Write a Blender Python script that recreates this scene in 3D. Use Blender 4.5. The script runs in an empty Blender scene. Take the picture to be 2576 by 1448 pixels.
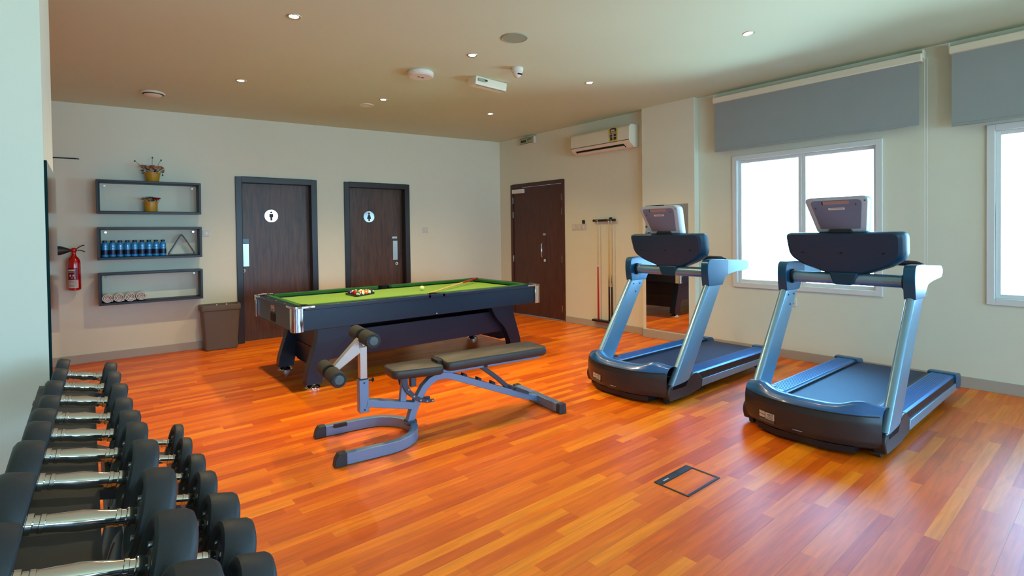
import bpy, bmesh, math, random
from math import sin, cos, pi, radians, atan2, hypot
from mathutils import Vector, Matrix, Euler
random.seed(7)
SC = bpy.context.scene
COL = SC.collection

# ------------------------------------------------------------------ materials
def srgb(r, g, b):
    f = lambda c: (c/255/12.92) if c/255 <= .04045 else ((c/255+.055)/1.055)**2.4
    return (f(r), f(g), f(b), 1)

def mat(name, col, rough=.5, metal=0, spec=.5, coat=0, bump=0, bscale=60, vary=0, vscale=6, trans=0, emis=None, estr=0, sheen=0):
    m = bpy.data.materials.new(name); m.use_nodes = True
    nt = m.node_tree; p = nt.nodes['Principled BSDF']
    c = srgb(*col) if max(col) > 1 else (*col, 1)
    p.inputs['Base Color'].default_value = c
    p.inputs['Roughness'].default_value = rough
    p.inputs['Metallic'].default_value = metal
    p.inputs['Specular IOR Level'].default_value = spec
    p.inputs['Coat Weight'].default_value = coat
    p.inputs['Coat Roughness'].default_value = .12
    p.inputs['Sheen Weight'].default_value = sheen
    if trans: p.inputs['Transmission Weight'].default_value = trans
    if emis:
        p.inputs['Emission Color'].default_value = (*emis, 1); p.inputs['Emission Strength'].default_value = estr
    tc = nt.nodes.new('ShaderNodeTexCoord')
    if vary:
        n = nt.nodes.new('ShaderNodeTexNoise'); n.inputs['Scale'].default_value = vscale; n.inputs['Detail'].default_value = 3
        nt.links.new(tc.outputs['Object'], n.inputs['Vector'])
        mx = nt.nodes.new('ShaderNodeMix'); mx.data_type = 'RGBA'
        mx.inputs['A'].default_value = (*[x*(1-vary) for x in c[:3]], 1)
        mx.inputs['B'].default_value = (*[min(1, x*(1+vary)) for x in c[:3]], 1)
        nt.links.new(n.outputs['Fac'], mx.inputs['Factor']); nt.links.new(mx.outputs['Result'], p.inputs['Base Color'])
    if bump:
        n = nt.nodes.new('ShaderNodeTexNoise'); n.inputs['Scale'].default_value = bscale; n.inputs['Detail'].default_value = 4
        nt.links.new(tc.outputs['Object'], n.inputs['Vector'])
        b = nt.nodes.new('ShaderNodeBump'); b.inputs['Strength'].default_value = bump; b.inputs['Distance'].default_value = .004
        nt.links.new(n.outputs['Fac'], b.inputs['Height']); nt.links.new(b.outputs['Normal'], p.inputs['Normal'])
    return m

def wood(name, dark, light, rough=.4, scale=(14, 14, 1.2)):
    m = mat(name, dark, rough); nt = m.node_tree; p = nt.nodes['Principled BSDF']
    tc = nt.nodes.new('ShaderNodeTexCoord'); mp = nt.nodes.new('ShaderNodeMapping'); mp.inputs['Scale'].default_value = scale
    n = nt.nodes.new('ShaderNodeTexNoise'); n.inputs['Scale'].default_value = 3; n.inputs['Detail'].default_value = 6; n.inputs['Distortion'].default_value = .7
    r = nt.nodes.new('ShaderNodeValToRGB'); r.color_ramp.elements[0].position = .32; r.color_ramp.elements[1].position = .72
    r.color_ramp.elements[0].color = srgb(*dark); r.color_ramp.elements[1].color = srgb(*light)
    L = nt.links.new; L(tc.outputs['Object'], mp.inputs[0]); L(mp.outputs[0], n.inputs['Vector']); L(n.outputs['Fac'], r.inputs[0]); L(r.outputs[0], p.inputs['Base Color'])
    return m

def floor_mat():
    m = bpy.data.materials.new('laminate_strips'); m.use_nodes = True
    nt = m.node_tree; N = nt.nodes.new; L = nt.links.new; p = nt.nodes['Principled BSDF']
    tc = N('ShaderNodeTexCoord'); mp = N('ShaderNodeMapping'); mp.inputs['Rotation'].default_value = (0, 0, -.012)
    L(tc.outputs['Object'], mp.inputs[0]); sp = N('ShaderNodeSeparateXYZ'); L(mp.outputs[0], sp.inputs[0])
    def M(op, a, b=None):
        n = N('ShaderNodeMath'); n.operation = op
        for i, v in enumerate((a, b)):
            if v is None: continue
            if isinstance(v, (int, float)): n.inputs[i].default_value = v
            else: L(v, n.inputs[i])
        return n.outputs[0]
    row = M('FLOOR', M('DIVIDE', sp.outputs['Y'], .064))
    wn = N('ShaderNodeTexWhiteNoise'); wn.noise_dimensions = '1D'; L(row, wn.inputs['W'])
    off = M('MULTIPLY', wn.outputs['Value'], 7.3)
    # irregular strip lengths: warp x by a slow noise of the row
    x1 = M('ADD', M('DIVIDE', sp.outputs['X'], .72), off)
    warp = M('MULTIPLY', M('SINE', M('ADD', M('MULTIPLY', x1, 2.1), M('MULTIPLY', row, 1.7))), .22)
    x2 = M('ADD', x1, warp)
    cell = M('FLOOR', x2)
    cb = N('ShaderNodeCombineXYZ'); L(row, cb.inputs[0]); L(cell, cb.inputs[1])
    w2 = N('ShaderNodeTexWhiteNoise'); w2.noise_dimensions = '2D'; L(cb.outputs[0], w2.inputs['Vector'])
    ramp = N('ShaderNodeValToRGB'); cr = ramp.color_ramp
    cols = [(0, FLOOR_COLS[0]), (.3, FLOOR_COLS[1]), (.55, FLOOR_COLS[2]), (.8, FLOOR_COLS[3]), (1, FLOOR_COLS[4])]
    cr.elements[0].color = srgb(*cols[0][1]); cr.elements[1].color = srgb(*cols[-1][1])
    for pos, c in cols[1:-1]:
        e = cr.elements.new(pos); e.color = srgb(*c)
    L(w2.outputs['Value'], ramp.inputs[0])
    # grain
    g = N('ShaderNodeMapping'); g.inputs['Scale'].default_value = (2.2, 26, 1); L(mp.outputs[0], g.inputs[0])
    ad = N('ShaderNodeVectorMath'); ad.operation = 'ADD'; L(g.outputs[0], ad.inputs[0]); 
    c2 = N('ShaderNodeCombineXYZ'); L(M('MULTIPLY', w2.outputs['Value'], 40), c2.inputs[2]); L(c2.outputs[0], ad.inputs[1])
    gn = N('ShaderNodeTexNoise'); gn.inputs['Scale'].default_value = 1.6; gn.inputs['Detail'].default_value = 5; gn.inputs['Distortion'].default_value = .5; L(ad.outputs[0], gn.inputs['Vector'])
    mr = N('ShaderNodeMapRange'); mr.inputs['From Min'].default_value = .3; mr.inputs['From Max'].default_value = .7; mr.inputs['To Min'].default_value = .84; mr.inputs['To Max'].default_value = 1.14; L(gn.outputs['Fac'], mr.inputs[0])
    vm = N('ShaderNodeVectorMath'); vm.operation = 'SCALE'; L(ramp.outputs[0], vm.inputs[0]); L(mr.outputs[0], vm.inputs['Scale'])
    # dark joints between boards three strips wide
    fr = M('FRACT', M('DIVIDE', sp.outputs['Y'], .192)); jl = M('LESS_THAN', fr, .012)
    mx = N('ShaderNodeMix'); mx.data_type = 'RGBA'; L(M('MULTIPLY', jl, .45), mx.inputs['Factor']); L(vm.outputs[0], mx.inputs['A']); mx.inputs['B'].default_value = srgb(70, 30, 10)
    L(mx.outputs['Result'], p.inputs['Base Color'])
    p.inputs['Roughness'].default_value = .37
    p.inputs['Specular IOR Level'].default_value = .42
    b = N('ShaderNodeBump'); b.inputs['Strength'].default_value = .08; b.inputs['Distance'].default_value = .002; L(gn.outputs['Fac'], b.inputs['Height']); L(b.outputs[0], p.inputs['Normal'])
    return m

def glass_pane():
    m = bpy.data.materials.new('window_glass'); m.use_nodes = True; nt = m.node_tree; nt.nodes.clear()
    o = nt.nodes.new('ShaderNodeOutputMaterial'); t = nt.nodes.new('ShaderNodeBsdfTransparent'); g = nt.nodes.new('ShaderNodeBsdfGlossy'); g.inputs['Roughness'].default_value = .02
    f = nt.nodes.new('ShaderNodeFresnel'); f.inputs['IOR'].default_value = 1.3; mx = nt.nodes.new('ShaderNodeMixShader')
    t.inputs['Color'].default_value = (.96, .98, 1, 1)
    nt.links.new(f.outputs[0], mx.inputs[0]); nt.links.new(t.outputs[0], mx.inputs[1]); nt.links.new(g.outputs[0], mx.inputs[2]); nt.links.new(mx.outputs[0], o.inputs[0])
    return m

FLOOR_COLS = [(206, 82, 1), (221, 95, 2), (230, 106, 3), (239, 118, 5), (247, 136, 14)]
M = {}
M['floor'] = floor_mat()
M['wall'] = mat('wall_paint', (224, 222, 200), .7, bump=.05, bscale=90, vary=.02)
M['ceiling'] = mat('ceiling_paint', (204, 215, 187), .75, vary=.02, vscale=2)
M['base'] = mat('skirting_paint', (176, 166, 152), .5)
M['white'] = mat('white_plastic', (226, 222, 212), .4)
M['cream'] = mat('cream_plastic', (228, 220, 196), .4)
M['winframe'] = mat('window_frame_white', (222, 222, 218), .35)
M['glass'] = glass_pane()
M['blind'] = mat('blind_fabric', (150, 156, 154), .85, bump=.2, bscale=400, vary=.04, vscale=5)
M['door'] = wood('dark_walnut_veneer', (62, 38, 22), (100, 66, 42), .4)
M['door_red'] = wood('dark_mahogany_veneer', (66, 34, 26), (90, 50, 38), .45)
M['doorframe'] = mat('dark_door_frame', (36, 28, 24), .36)
M['steel'] = mat('brushed_steel', (190, 190, 184), .35, 1)
M['chrome'] = mat('chrome', (225, 225, 225), .08, 1)
M['mirror'] = mat('mirror_silver', (232, 236, 232), .02, 1)
M['mirror_edge'] = mat('mirror_green_edge', (6, 40, 40), .7, spec=.1)
M['black'] = mat('black_plastic', (24, 25, 28), .4)
M['blackmetal'] = mat('black_powder_coated_metal', (14, 18, 18), .5, .1)
M['rubber'] = mat('black_rubber', (44, 46, 48), .55, bump=.1, bscale=200)
M['foam'] = mat('black_foam', (46, 46, 42), .8, bump=.3, bscale=300)
M['capgrey'] = mat('grey_plastic_cap', (84, 96, 98), .5)
M['vinyl'] = mat('dark_brown_vinyl', (58, 50, 44), .42, bump=.12, bscale=350)
M['bench'] = mat('silver_grey_enamel', (122, 142, 172), .35, .3)
M['benchpost'] = mat('pale_zinc_steel', (196, 178, 162), .3, .6)
M['bench_dark'] = mat('dark_grey_steel', (70, 72, 82), .4, .3)
M['cloth'] = mat('green_baize', (112, 152, 18), .9, sheen=.1, bump=.05, bscale=500)
M['cushion'] = mat('green_cushion_cloth', (22, 92, 24), .85)
M['laminate'] = mat('black_laminate_blue_reflection', (8, 27, 48), .34, spec=.5)  # black laminate; blue of the window reflection painted into its base
M['ash'] = mat('maple_wood', (214, 176, 104), .3, coat=.3)
M['cue_red'] = mat('red_lacquer', (190, 16, 22), .15, coat=.6)
M['cue_black'] = mat('black_lacquer', (16, 12, 14), .12, coat=.6)
M['ivory'] = mat('ivory_ball', (226, 226, 150), .1, coat=.5)
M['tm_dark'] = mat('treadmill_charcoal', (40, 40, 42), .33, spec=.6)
M['tm_hood'] = mat('treadmill_hood_blue_reflection', (4, 84, 144), .3, spec=.8, coat=.4)  # dark glossy plastic with the blue window reflection put into the colour
M['tm_rail'] = mat('treadmill_step_sky_reflection', (4, 98, 164), .32, .1, spec=.8)  # dark grey step; reflected sky blue is painted into the base colour
M['belt'] = mat('running_belt', (10, 46, 84), .55, bump=.1, bscale=500)  # blue window glare mixed into the belt colour
M['alu'] = mat('silver_aluminium', (132, 168, 192), .3, .55)  # sky reflection tinted into the silver
M['handrail'] = mat('satin_silver_handrail', (120, 156, 180), .42, .4)
M['alu_dull'] = mat('dull_silver_plastic', (150, 168, 184), .35, .3)
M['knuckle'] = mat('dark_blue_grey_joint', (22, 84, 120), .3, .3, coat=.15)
M['console'] = mat('console_charcoal', (3, 56, 80), .42)  # teal in the base offsets warm light bounced off the floor
M['screenframe'] = mat('light_grey_screen_housing', (178, 192, 202), .4)
M['screenback'] = mat('screen_back_grey', (112, 128, 156), .45)
M['sticker'] = mat('paper_sticker', (200, 188, 176), .6)
M['ink'] = mat('printed_ink', (60, 54, 50), .6)
M['red'] = mat('extinguisher_red', (176, 6, 12), .2, coat=.6)
M['redband'] = mat('extinguisher_dark_red_print', (110, 6, 26), .3)
M['bin'] = mat('taupe_plastic', (96, 86, 76), .5)
M['pot'] = mat('mustard_ceramic', (188, 136, 24), .35)
M['soil'] = mat('floral_foam', (50, 40, 26), .9)
M['leaf'] = mat('leaf_green', (58, 66, 34), .6, vary=.3)
M['pink'] = mat('pink_petals', (206, 150, 128), .7, vary=.1)
M['peach'] = mat('peach_petals', (214, 154, 108), .7, vary=.1)
M['paleflower'] = mat('beige_petals', (158, 134, 104), .7, vary=.1)
M['redflower'] = mat('crimson_petals', (160, 24, 40), .7)
M['towel'] = mat('white_towelling', (224, 218, 212), .95, bump=.8, bscale=160, sheen=.3)
M['bottle'] = mat('blue_tinted_water_bottle', (14, 132, 196), .12, spec=.8, coat=.3)
M['bottle_label'] = mat('navy_bottle_label', (14, 22, 60), .35)
M['bottle_cap'] = mat('dark_blue_bottle_cap', (12, 30, 60), .4)
M['yellow'] = mat('yellow_sticker', (200, 184, 70), .5)
M['green_sign'] = mat('grey_green_sign_face', (168, 176, 140), .4)
M['sign_dark'] = mat('dark_sign_print', (52, 52, 28), .5)
M['lamp'] = mat('downlight_lamp', (255, 250, 235), .4, emis=(1, .86, .62), estr=60)
M['grille'] = mat('speaker_grille', (150, 160, 136), .7, bump=.3, bscale=600)
M['floorbox'] = mat('floor_box_blue_grey_metal', (62, 66, 78), .4, .6)
M['void'] = mat('dark_recess', (6, 6, 7), .9)
M['socket'] = mat('switch_plate', (206, 200, 190), .4)
M['rackgrey'] = mat('rack_charcoal_grey_steel', (58, 60, 58), .5, .2)

# ------------------------------------------------------------------ mesh helpers
class B:
    def __init__(s): s.bm = bmesh.new(); s.mi = 0
    def _f(s, vs):
        try: f = s.bm.faces.new(vs); f.material_index = s.mi; return f
        except ValueError: return None
    def box(s, x0, x1, y0, y1, z0, z1, mtx=None):
        P = [Vector((x, y, z)) for z in (z0, z1) for y in (y0, y1) for x in (x0, x1)]
        if mtx: P = [mtx @ p for p in P]
        v = [s.bm.verts.new(p) for p in P]
        for f in ((0, 2, 3, 1), (4, 5, 7, 6), (0, 1, 5, 4), (2, 6, 7, 3), (0, 4, 6, 2), (1, 3, 7, 5)): s._f([v[i] for i in f])
        return s
    def loft(s, rings, cap=True, closed=True):
        R = [[s.bm.verts.new(p) for p in r] for r in rings]
        n = len(R[0])
        for a, b in zip(R, R[1:]):
            for i in range(n if closed else n-1):
                j = (i+1) % n; s._f([a[i], a[j], b[j], b[i]])
        if cap: s._f(R[0][::-1]); s._f(R[-1])
        return s
    def prism(s, poly, axis, lo, hi):
        def P(a, b, t):
            return {'x': (t, a, b), 'y': (a, t, b), 'z': (a, b, t)}[axis]
        return s.loft([[Vector(P(a, b, lo)) for a, b in poly], [Vector(P(a, b, hi)) for a, b in poly]])
    def frames(s, pts, closed=False):
        pts = [Vector(p) for p in pts]; n = len(pts); T = []
        for i in range(n):
            a = pts[max(i-1, 0)] if not closed else pts[i-1]; b = pts[min(i+1, n-1)] if not closed else pts[(i+1) % n]
            T.append((b-a).normalized())
        return pts, T
    def tube(s, pts, r, seg=12, up=None, cap=True, ell=None, closed=False):
        pts, T = s.frames(pts, closed); rings = []
        rr = r if isinstance(r, (list, tuple)) else [r]*len(pts)
        u = Vector(up) if up else (Vector((0, 0, 1)) if abs(T[0].z) < .9 else Vector((1, 0, 0)))
        for p, t, q in zip(pts, T, rr):
            a = t.cross(u).normalized() if t.cross(u).length > 1e-4 else Vector((1, 0, 0)); b = a.cross(t).normalized()
            if not up: u = b
            rings.append([p+(a*cos(2*pi*i/seg)+b*sin(2*pi*i/seg)*(ell or 1))*q for i in range(seg)])
        if closed: rings.append(rings[0]); return s.loft(rings, False)
        return s.loft(rings, cap)
    def bar(s, pts, w, h, up=(0, 0, 1), cap=True):
        # rectangular section swept along points: w across, h along 'up'
        pts, T = s.frames(pts); rings = []; U = Vector(up)
        for i, (p, t) in enumerate(zip(pts, T)):
            a = t.cross(U).normalized(); b = a.cross(t).normalized(); k = 1
            if 0 < i < len(pts)-1:
                d1 = (pts[i]-pts[i-1]).normalized(); k = 1/max(.5, abs(d1.dot(t)))
            sc = (k if abs(U.dot(T[0].cross(T[-1]).normalized() if T[0].cross(T[-1]).length > 1e-3 else U)) > .5 else 1)
            wa, hb = (w*k/2, h/2) if sc != 1 else (w/2, h*k/2)
            rings.append([p+a*wa*x+b*hb*y for x, y in ((-1, -1), (1, -1), (1, 1), (-1, 1))])
        return s.loft(rings, cap)
    def lathe(s, prof, seg=24, o=(0, 0, 0), ax='z', a0=0, cap=False):
        rings = []; o = Vector(o)
        for r, h in prof:
            ring = []
            for i in range(seg):
                c, d = r*cos(2*pi*i/seg+a0), r*sin(2*pi*i/seg+a0)
                ring.append(o+Vector({'z': (c, d, h), 'x': (h, c, d), 'y': (d, h, c)}[ax]))
            rings.append(ring)
        return s.loft(rings, cap)
    def cyl(s, p0, p1, r, r1=None, seg=20):
        return s.tube([p0, p1], [r, r if r1 is None else r1], seg)
    def sph(s, o, r, seg=20, rings=12, sz=1):
        return s.lathe([(r*sin(pi*i/rings)+1e-5, -r*sz*cos(pi*i/rings)) for i in range(rings+1)], seg, o)
    def grid(s, fn, nu, nv, closed_u=False):
        G = [[s.bm.verts.new(fn(i/(nu-1), j/(nv-1))) for j in range(nv)] for i in range(nu)]
        for i in range(nu-1):
            for j in range(nv-1): s._f([G[i][j], G[i+1][j], G[i+1][j+1], G[i][j+1]])
        return s
    def xf(s, m): bmesh.ops.transform(s.bm, matrix=m, verts=s.bm.verts); return s
    def build(s, name, m, parent=None, bevel=0, seg=2, ang=35, flat=False, weld=True):
        if weld: bmesh.ops.remove_doubles(s.bm, verts=s.bm.verts, dist=1e-5)
        bmesh.ops.recalc_face_normals(s.bm, faces=s.bm.faces)
        me = bpy.data.meshes.new(name); s.bm.to_mesh(me); s.bm.free()
        for x in (m if isinstance(m, (list, tuple)) else [m]): me.materials.append(x)
        if not flat:
            me.shade_smooth(); me.set_sharp_from_angle(angle=radians(ang))
        o = bpy.data.objects.new(name, me); COL.objects.link(o)
        if parent: o.parent = parent
        if bevel:
            b = o.modifiers.new('bevel', 'BEVEL'); b.width = bevel; b.segments = seg; b.limit_method = 'ANGLE'; b.angle_limit = radians(35)
        return o

def tag(o, label, cat, group=None):
    o['label'] = label; o['category'] = cat
    if group: o['group'] = group
    return o
def thing(name, label, cat, loc=(0, 0, 0), rz=0, group=None):
    o = bpy.data.objects.new(name, None); COL.objects.link(o); o.location = loc; o.rotation_euler = (0, 0, rz); o.empty_display_size = .1
    return tag(o, label, cat, group)
def struct(name, loc=(0, 0, 0), rz=0):
    o = bpy.data.objects.new(name, None); COL.objects.link(o); o.location = loc; o.rotation_euler = (0, 0, rz); o['kind'] = 'structure'; return o
def kids(r): return [o for o in bpy.data.objects if o.parent == r]
def copy_tree(o, parent=None):
    c = o.copy(); COL.objects.link(c); c.parent = parent
    for k in kids(o): copy_tree(k, c)
    return c
def dup(r, loc, label, rz=None, group=None):
    c = copy_tree(r); c.location = loc; c['label'] = label
    if rz is not None: c.rotation_euler = (0, 0, rz)
    if group: c['group'] = group
    return c
def rrect(w, h, r, n=5, cx=0, cy=0):
    out = []
    for sx, sy, a in ((1, 1, 0), (-1, 1, 90), (-1, -1, 180), (1, -1, 270)):
        for i in range(n+1):
            t = radians(a+90*i/n); out.append((cx+sx*(w/2-r)+r*cos(t), cy+sy*(h/2-r)+r*sin(t)))
    return out
def poly_round(P, r, n=4):
    out = []
    for i, p in enumerate(P):
        a = Vector(P[i-1]); b = Vector(p); c = Vector(P[(i+1) % len(P)]); rr = r[i] if isinstance(r, (list, tuple)) else r
        d1 = (a-b); d2 = (c-b); k = min(rr, d1.length*.45, d2.length*.45)
        s, e = b+d1.normalized()*k, b+d2.normalized()*k
        for j in range(n+1):
            t = j/n; q = s*(1-t)**2+b*2*t*(1-t)+e*t*t; out.append((q.x, q.y))
    return out

# ------------------------------------------------------------------ camera
cam = bpy.data.cameras.new('camera'); co = bpy.data.objects.new('camera', cam); COL.objects.link(co); SC.camera = co
F, CY, H = 1315.2, 607.6, 1.43
yw, pt, rl = .6817, .0164, .0132
Fw = Vector((sin(yw)*cos(pt), cos(yw)*cos(pt), -sin(pt))); Rt = Vector((cos(yw), -sin(yw), 0)); Dn = Fw.cross(Rt)
R2 = Rt*cos(rl)+Dn*sin(rl); D2 = -Rt*sin(rl)+Dn*cos(rl)
co.matrix_world = Matrix(((R2.x, -D2.x, -Fw.x, 0), (R2.y, -D2.y, -Fw.y, 0), (R2.z, -D2.z, -Fw.z, H), (0, 0, 0, 1)))
cam.sensor_width = 36; cam.lens = F/2576*36; cam.shift_y = -(724-CY)/2576; cam.clip_start = .02

# ------------------------------------------------------------------ room shell
A0 = Vector((0, 7.77, 0)); AR = atan2(-.03837, .99926)          # back wall frame: x along the wall, -y into the room
B0 = Vector((5.86, 7.545, 0)); BR = atan2(-.99957, .0294)       # window wall frame, x from the far corner towards the camera
def ceil_z(x): return 2.98+.018*x
def wpt(O, R, s, off=0, z=0):   # off = distance out into the room
    return (O.x+s*cos(R)+off*sin(R), O.y+s*sin(R)-off*cos(R), z)
def atA(s, off=0, z=0): return wpt(A0, AR, s, off, z)
def atB(s, off=0, z=0): return wpt(B0, BR, s, off, z)

def holed_wall(name, O, R, s0, s1, z1, th, holes, m):
    S = sorted({s0, s1, *[h[0] for h in holes], *[h[1] for h in holes]}); Z = sorted({0, z1, *[h[2] for h in holes], *[h[3] for h in holes]})
    b = B()
    for a, c in zip(S, S[1:]):
        for d, e in zip(Z, Z[1:]):
            if any(h[0] <= a and c <= h[1] and h[2] <= d and e <= h[3] for h in holes): continue
            b.box(a, c, 0, th, d, e)
    # drop the inner double faces
    bmesh.ops.remove_doubles(b.bm, verts=b.bm.verts, dist=1e-5)
    seen = {}
    for f in list(b.bm.faces):
        k = tuple(sorted(v.index for v in f.verts))
    b.bm.verts.index_update(); kill = set()
    for f in b.bm.faces:
        k = tuple(sorted(v.index for v in f.verts))
        if k in seen: kill |= {f, seen[k]}
        seen[k] = f
    if kill: bmesh.ops.delete(b.bm, geom=list(kill), context='FACES_ONLY')
    o = b.build(name, m, flat=True); o.location = O; o.rotation_euler = (0, 0, R); o['kind'] = 'structure'
    return o

fl = B().box(-3.2, 7.5, -5.6, 8.6, -.1, 0).build('floor', M['floor'], flat=True); fl['kind'] = 'structure'
cb = B(); P = [(-3.2, -5.6), (7.5, -5.6), (7.5, 8.6), (-3.2, 8.6)]
cb.loft([[Vector((x, y, ceil_z(x))) for x, y in P], [Vector((x, y, ceil_z(x)+.15)) for x, y in P]])
ce = cb.build('ceiling', M['ceiling'], flat=True); ce['kind'] = 'structure'

D1 = (1.545, 2.58); D2_ = (3.0, 4.04); D3 = (.31, 1.60); DT = 2.232
holed_wall('wall_back', A0, AR, -3.0, 6.3, 3.4, .3, [(D1[0], D1[1], 0, DT), (D2_[0], D2_[1], 0, DT)], M['wall'])
WIN = [(4.36, 5.865), (6.62, 8.125), (8.9, 10.4), (11.1, 12.3)]
holed_wall('wall_right', B0, BR, -.4, 13.4, 3.4, .25, [(D3[0], D3[1], 0, 2.272)]+[(a+.05, b-.05, .81, 2.255) for a, b in WIN], M['wall'])
w = B().box(-3.2, -3.0, -5.4, 8.2, 0, 3.3).build('wall_left', M['wall'], flat=True); w['kind'] = 'structure'
FILL_WIN = [(.8, 2.9), (3.7, 5.8), (6.6, 8.3)]  # unseen windows behind the camera, added to fill light on pier and back wall
holed_wall('wall_front', Vector((6.9, -5.4, 0)), pi, -.3, 10.2, 3.4, .2, [(a, c, .5, 2.35) for a, c in FILL_WIN], M['wall'])
w = B().box(-3.0, -.142, 3.05, 3.88, 0, 3.3).build('wall_left_pier', M['wall'], flat=True); w['kind'] = 'structure'
w = B().box(3.15, 3.92, -.1, 0, 0, 3.3).build('wall_right_pier', M['wall'], flat=True); w['kind'] = 'structure'; w.location = B0; w.rotation_euler = (0, 0, BR)
# door recess closers (rooms beyond are shut off by the leaves)
def skirting(name, O, R, segs, h=.1, off=0):
    b = B()
    for a, c in segs: b.prism([(a, -off-.014), (c, -off-.014), (c, -off), (a, -off)], 'z', 0, h)
    o = b.build(name, M['base'], bevel=.003); o.location = O; o.rotation_euler = (0, 0, R); o['kind'] = 'structure'; return o
skirting('baseboard_back', A0, AR, [(-2.8, 1.53), (2.6, 2.985), (4.055, 5.85)])
skirting('baseboard_right', B0, BR, [(.0, .295), (1.615, 3.15), (3.92, 13.2)])
b = B().box(3.135, 3.935, -.116, -.1, 0, .11).box(3.134, 3.15, -.116, 0, 0, .11).box(3.92, 3.936, -.116, 0, 0, .11)
o = b.build('baseboard_pier', M['base'], bevel=.003); o.location = B0; o.rotation_euler = (0, 0, BR); o['kind'] = 'structure'

# ------------------------------------------------------------------ doors
def door_frame(root, s0, s1, zt, wd, dep, m, proud=.018):
    b = B()
    b.box(s0, s0+wd, -proud, dep, 0, zt); b.box(s1-wd, s1, -proud, dep, 0, zt); b.box(s0+wd, s1-wd, -proud, dep, zt-wd, zt)
    return b.build('door_frame', m, root, bevel=.004)
def toilet_door(n, s0, s1, side, kind):
    root = struct('door_%d' % n, A0, AR)
    door_frame(root, s0, s1, DT, .078, .22, M['doorframe'])
    B().box(s0+.06, s1-.06, .13, .175, .0, DT-.07).build('door_leaf', M['door'], root, bevel=.002)
    px = (s0+.135 if side == 'l' else s1-.2)
    y = .13
    pp = B().box(px-.042, px+.042, y-.012, y, 1.02, 1.335).build('push_plate', M['steel'], root, bevel=.004)
    lk = B().cyl((px+(-.03 if side == 'l' else .02), y-.012, .965), (px+(-.03 if side == 'l' else .02), y, .965), .024).build('lock_escutcheon', M['chrome'], root)
    B().box(px-.006+(-.03 if side == 'l' else .02), px+.006+(-.03 if side == 'l' else .02), y-.014, y-.011, .955, .975).build('keyhole', M['void'], lk)
    if side == 'l': B().box(px-.045, px+.04, y-.01, y, 1.34, 1.4).build('door_notice', mat('blue_door_notice', (96, 140, 170), .4), root)
    else: B().box(px-.05, px+.035, y-.008, y, 1.37, 1.4).build('door_notice', M['steel'], root)
    cx = (2.0 if n == 1 else 3.42); cz = 1.715; r = .09
    sg = B().cyl((cx, y-.014, cz), (cx, y, cz), r, seg=40).build('sign_disc', M['chrome'], root, bevel=.003)
    g = B()   # washroom pictogram standing proud of the disc
    if kind == 'm':
        g.cyl((cx, y-.017, cz+.048), (cx, y-.013, cz+.048), .014, seg=20)
        g.prism(poly_round([(cx-.026, cz+.03), (cx+.026, cz+.03), (cx+.026, cz-.02), (cx+.014, cz-.02), (cx+.014, cz-.068), (cx-.014, cz-.068), (cx-.014, cz-.02), (cx-.026, cz-.02)], .004), 'y', y-.017, y-.013)
    else:
        g.cyl((cx, y-.017, cz+.048), (cx, y-.013, cz+.048), .014, seg=20)
        g.prism(poly_round([(cx-.014, cz+.03), (cx+.014, cz+.03), (cx+.036, cz-.035), (cx+.012, cz-.035), (cx+.012, cz-.068), (cx-.012, cz-.068), (cx-.012, cz-.035), (cx-.036, cz-.035)], .004), 'y', y-.017, y-.013)
    g.build('pictogram', M['ink'], sg)
    return root
toilet_door(1, D1[0]-.012, D1[1]+.012, 'l', 'm')
toilet_door(2, D2_[0]-.012, D2_[1]+.012, 'r', 'f')
r3 = struct('door_3', B0, BR)
s0, s1, zt = D3[0]-.01, D3[1]+.01, 2.28
door_frame(r3, s0, s1, zt, .06, .2, M['door_red'], .012)
l1 = B().box(s0+.062, 1.232, .004, .045, .02, zt-.063).build('door_leaf', M['door_red'], r3, bevel=.003)
l2 = B().box(1.238, s1-.062, .004, .045, .02, zt-.063).build('door_leaf', M['door_red'], r3, bevel=.003)
B().box(s0, s1, -.02, .2, 0, .018).build('threshold', M['steel'], r3, bevel=.003)
B().box(s0+.08, s0+.36, -.05, .004, 2.12, 2.19).build('door_closer', M['white'], l1, bevel=.006)
b = B().tube([(1.13, .004, 1.25), (1.13, -.045, 1.25), (1.13, -.06, 1.235), (1.13, -.06, 1.045), (1.13, -.045, 1.03), (1.13, .004, 1.03)], .011, 12)
b.build('pull_handle', M['chrome'], l1)
B().cyl((1.15, -.008, .97), (1.15, .004, .97), .025).build('lock_escutcheon', M['chrome'], l1)
B().box(1.11, 1.175, -.006, .004, 1.385, 1.42).build('door_notice', M['steel'], l1)
for z in (2.0, 1.75, .98):
    B().box(s0+.05, s0+.068, -.012, .004, z-.055, z+.055).build('hinge', M['steel'], l1, bevel=.003)
for z in (2.0, 1.77, 1.0, .2):
    B().box(s1-.07, s1-.052, -.012, .004, z-.055, z+.055).build('hinge', M['steel'], l2, bevel=.003)

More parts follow.
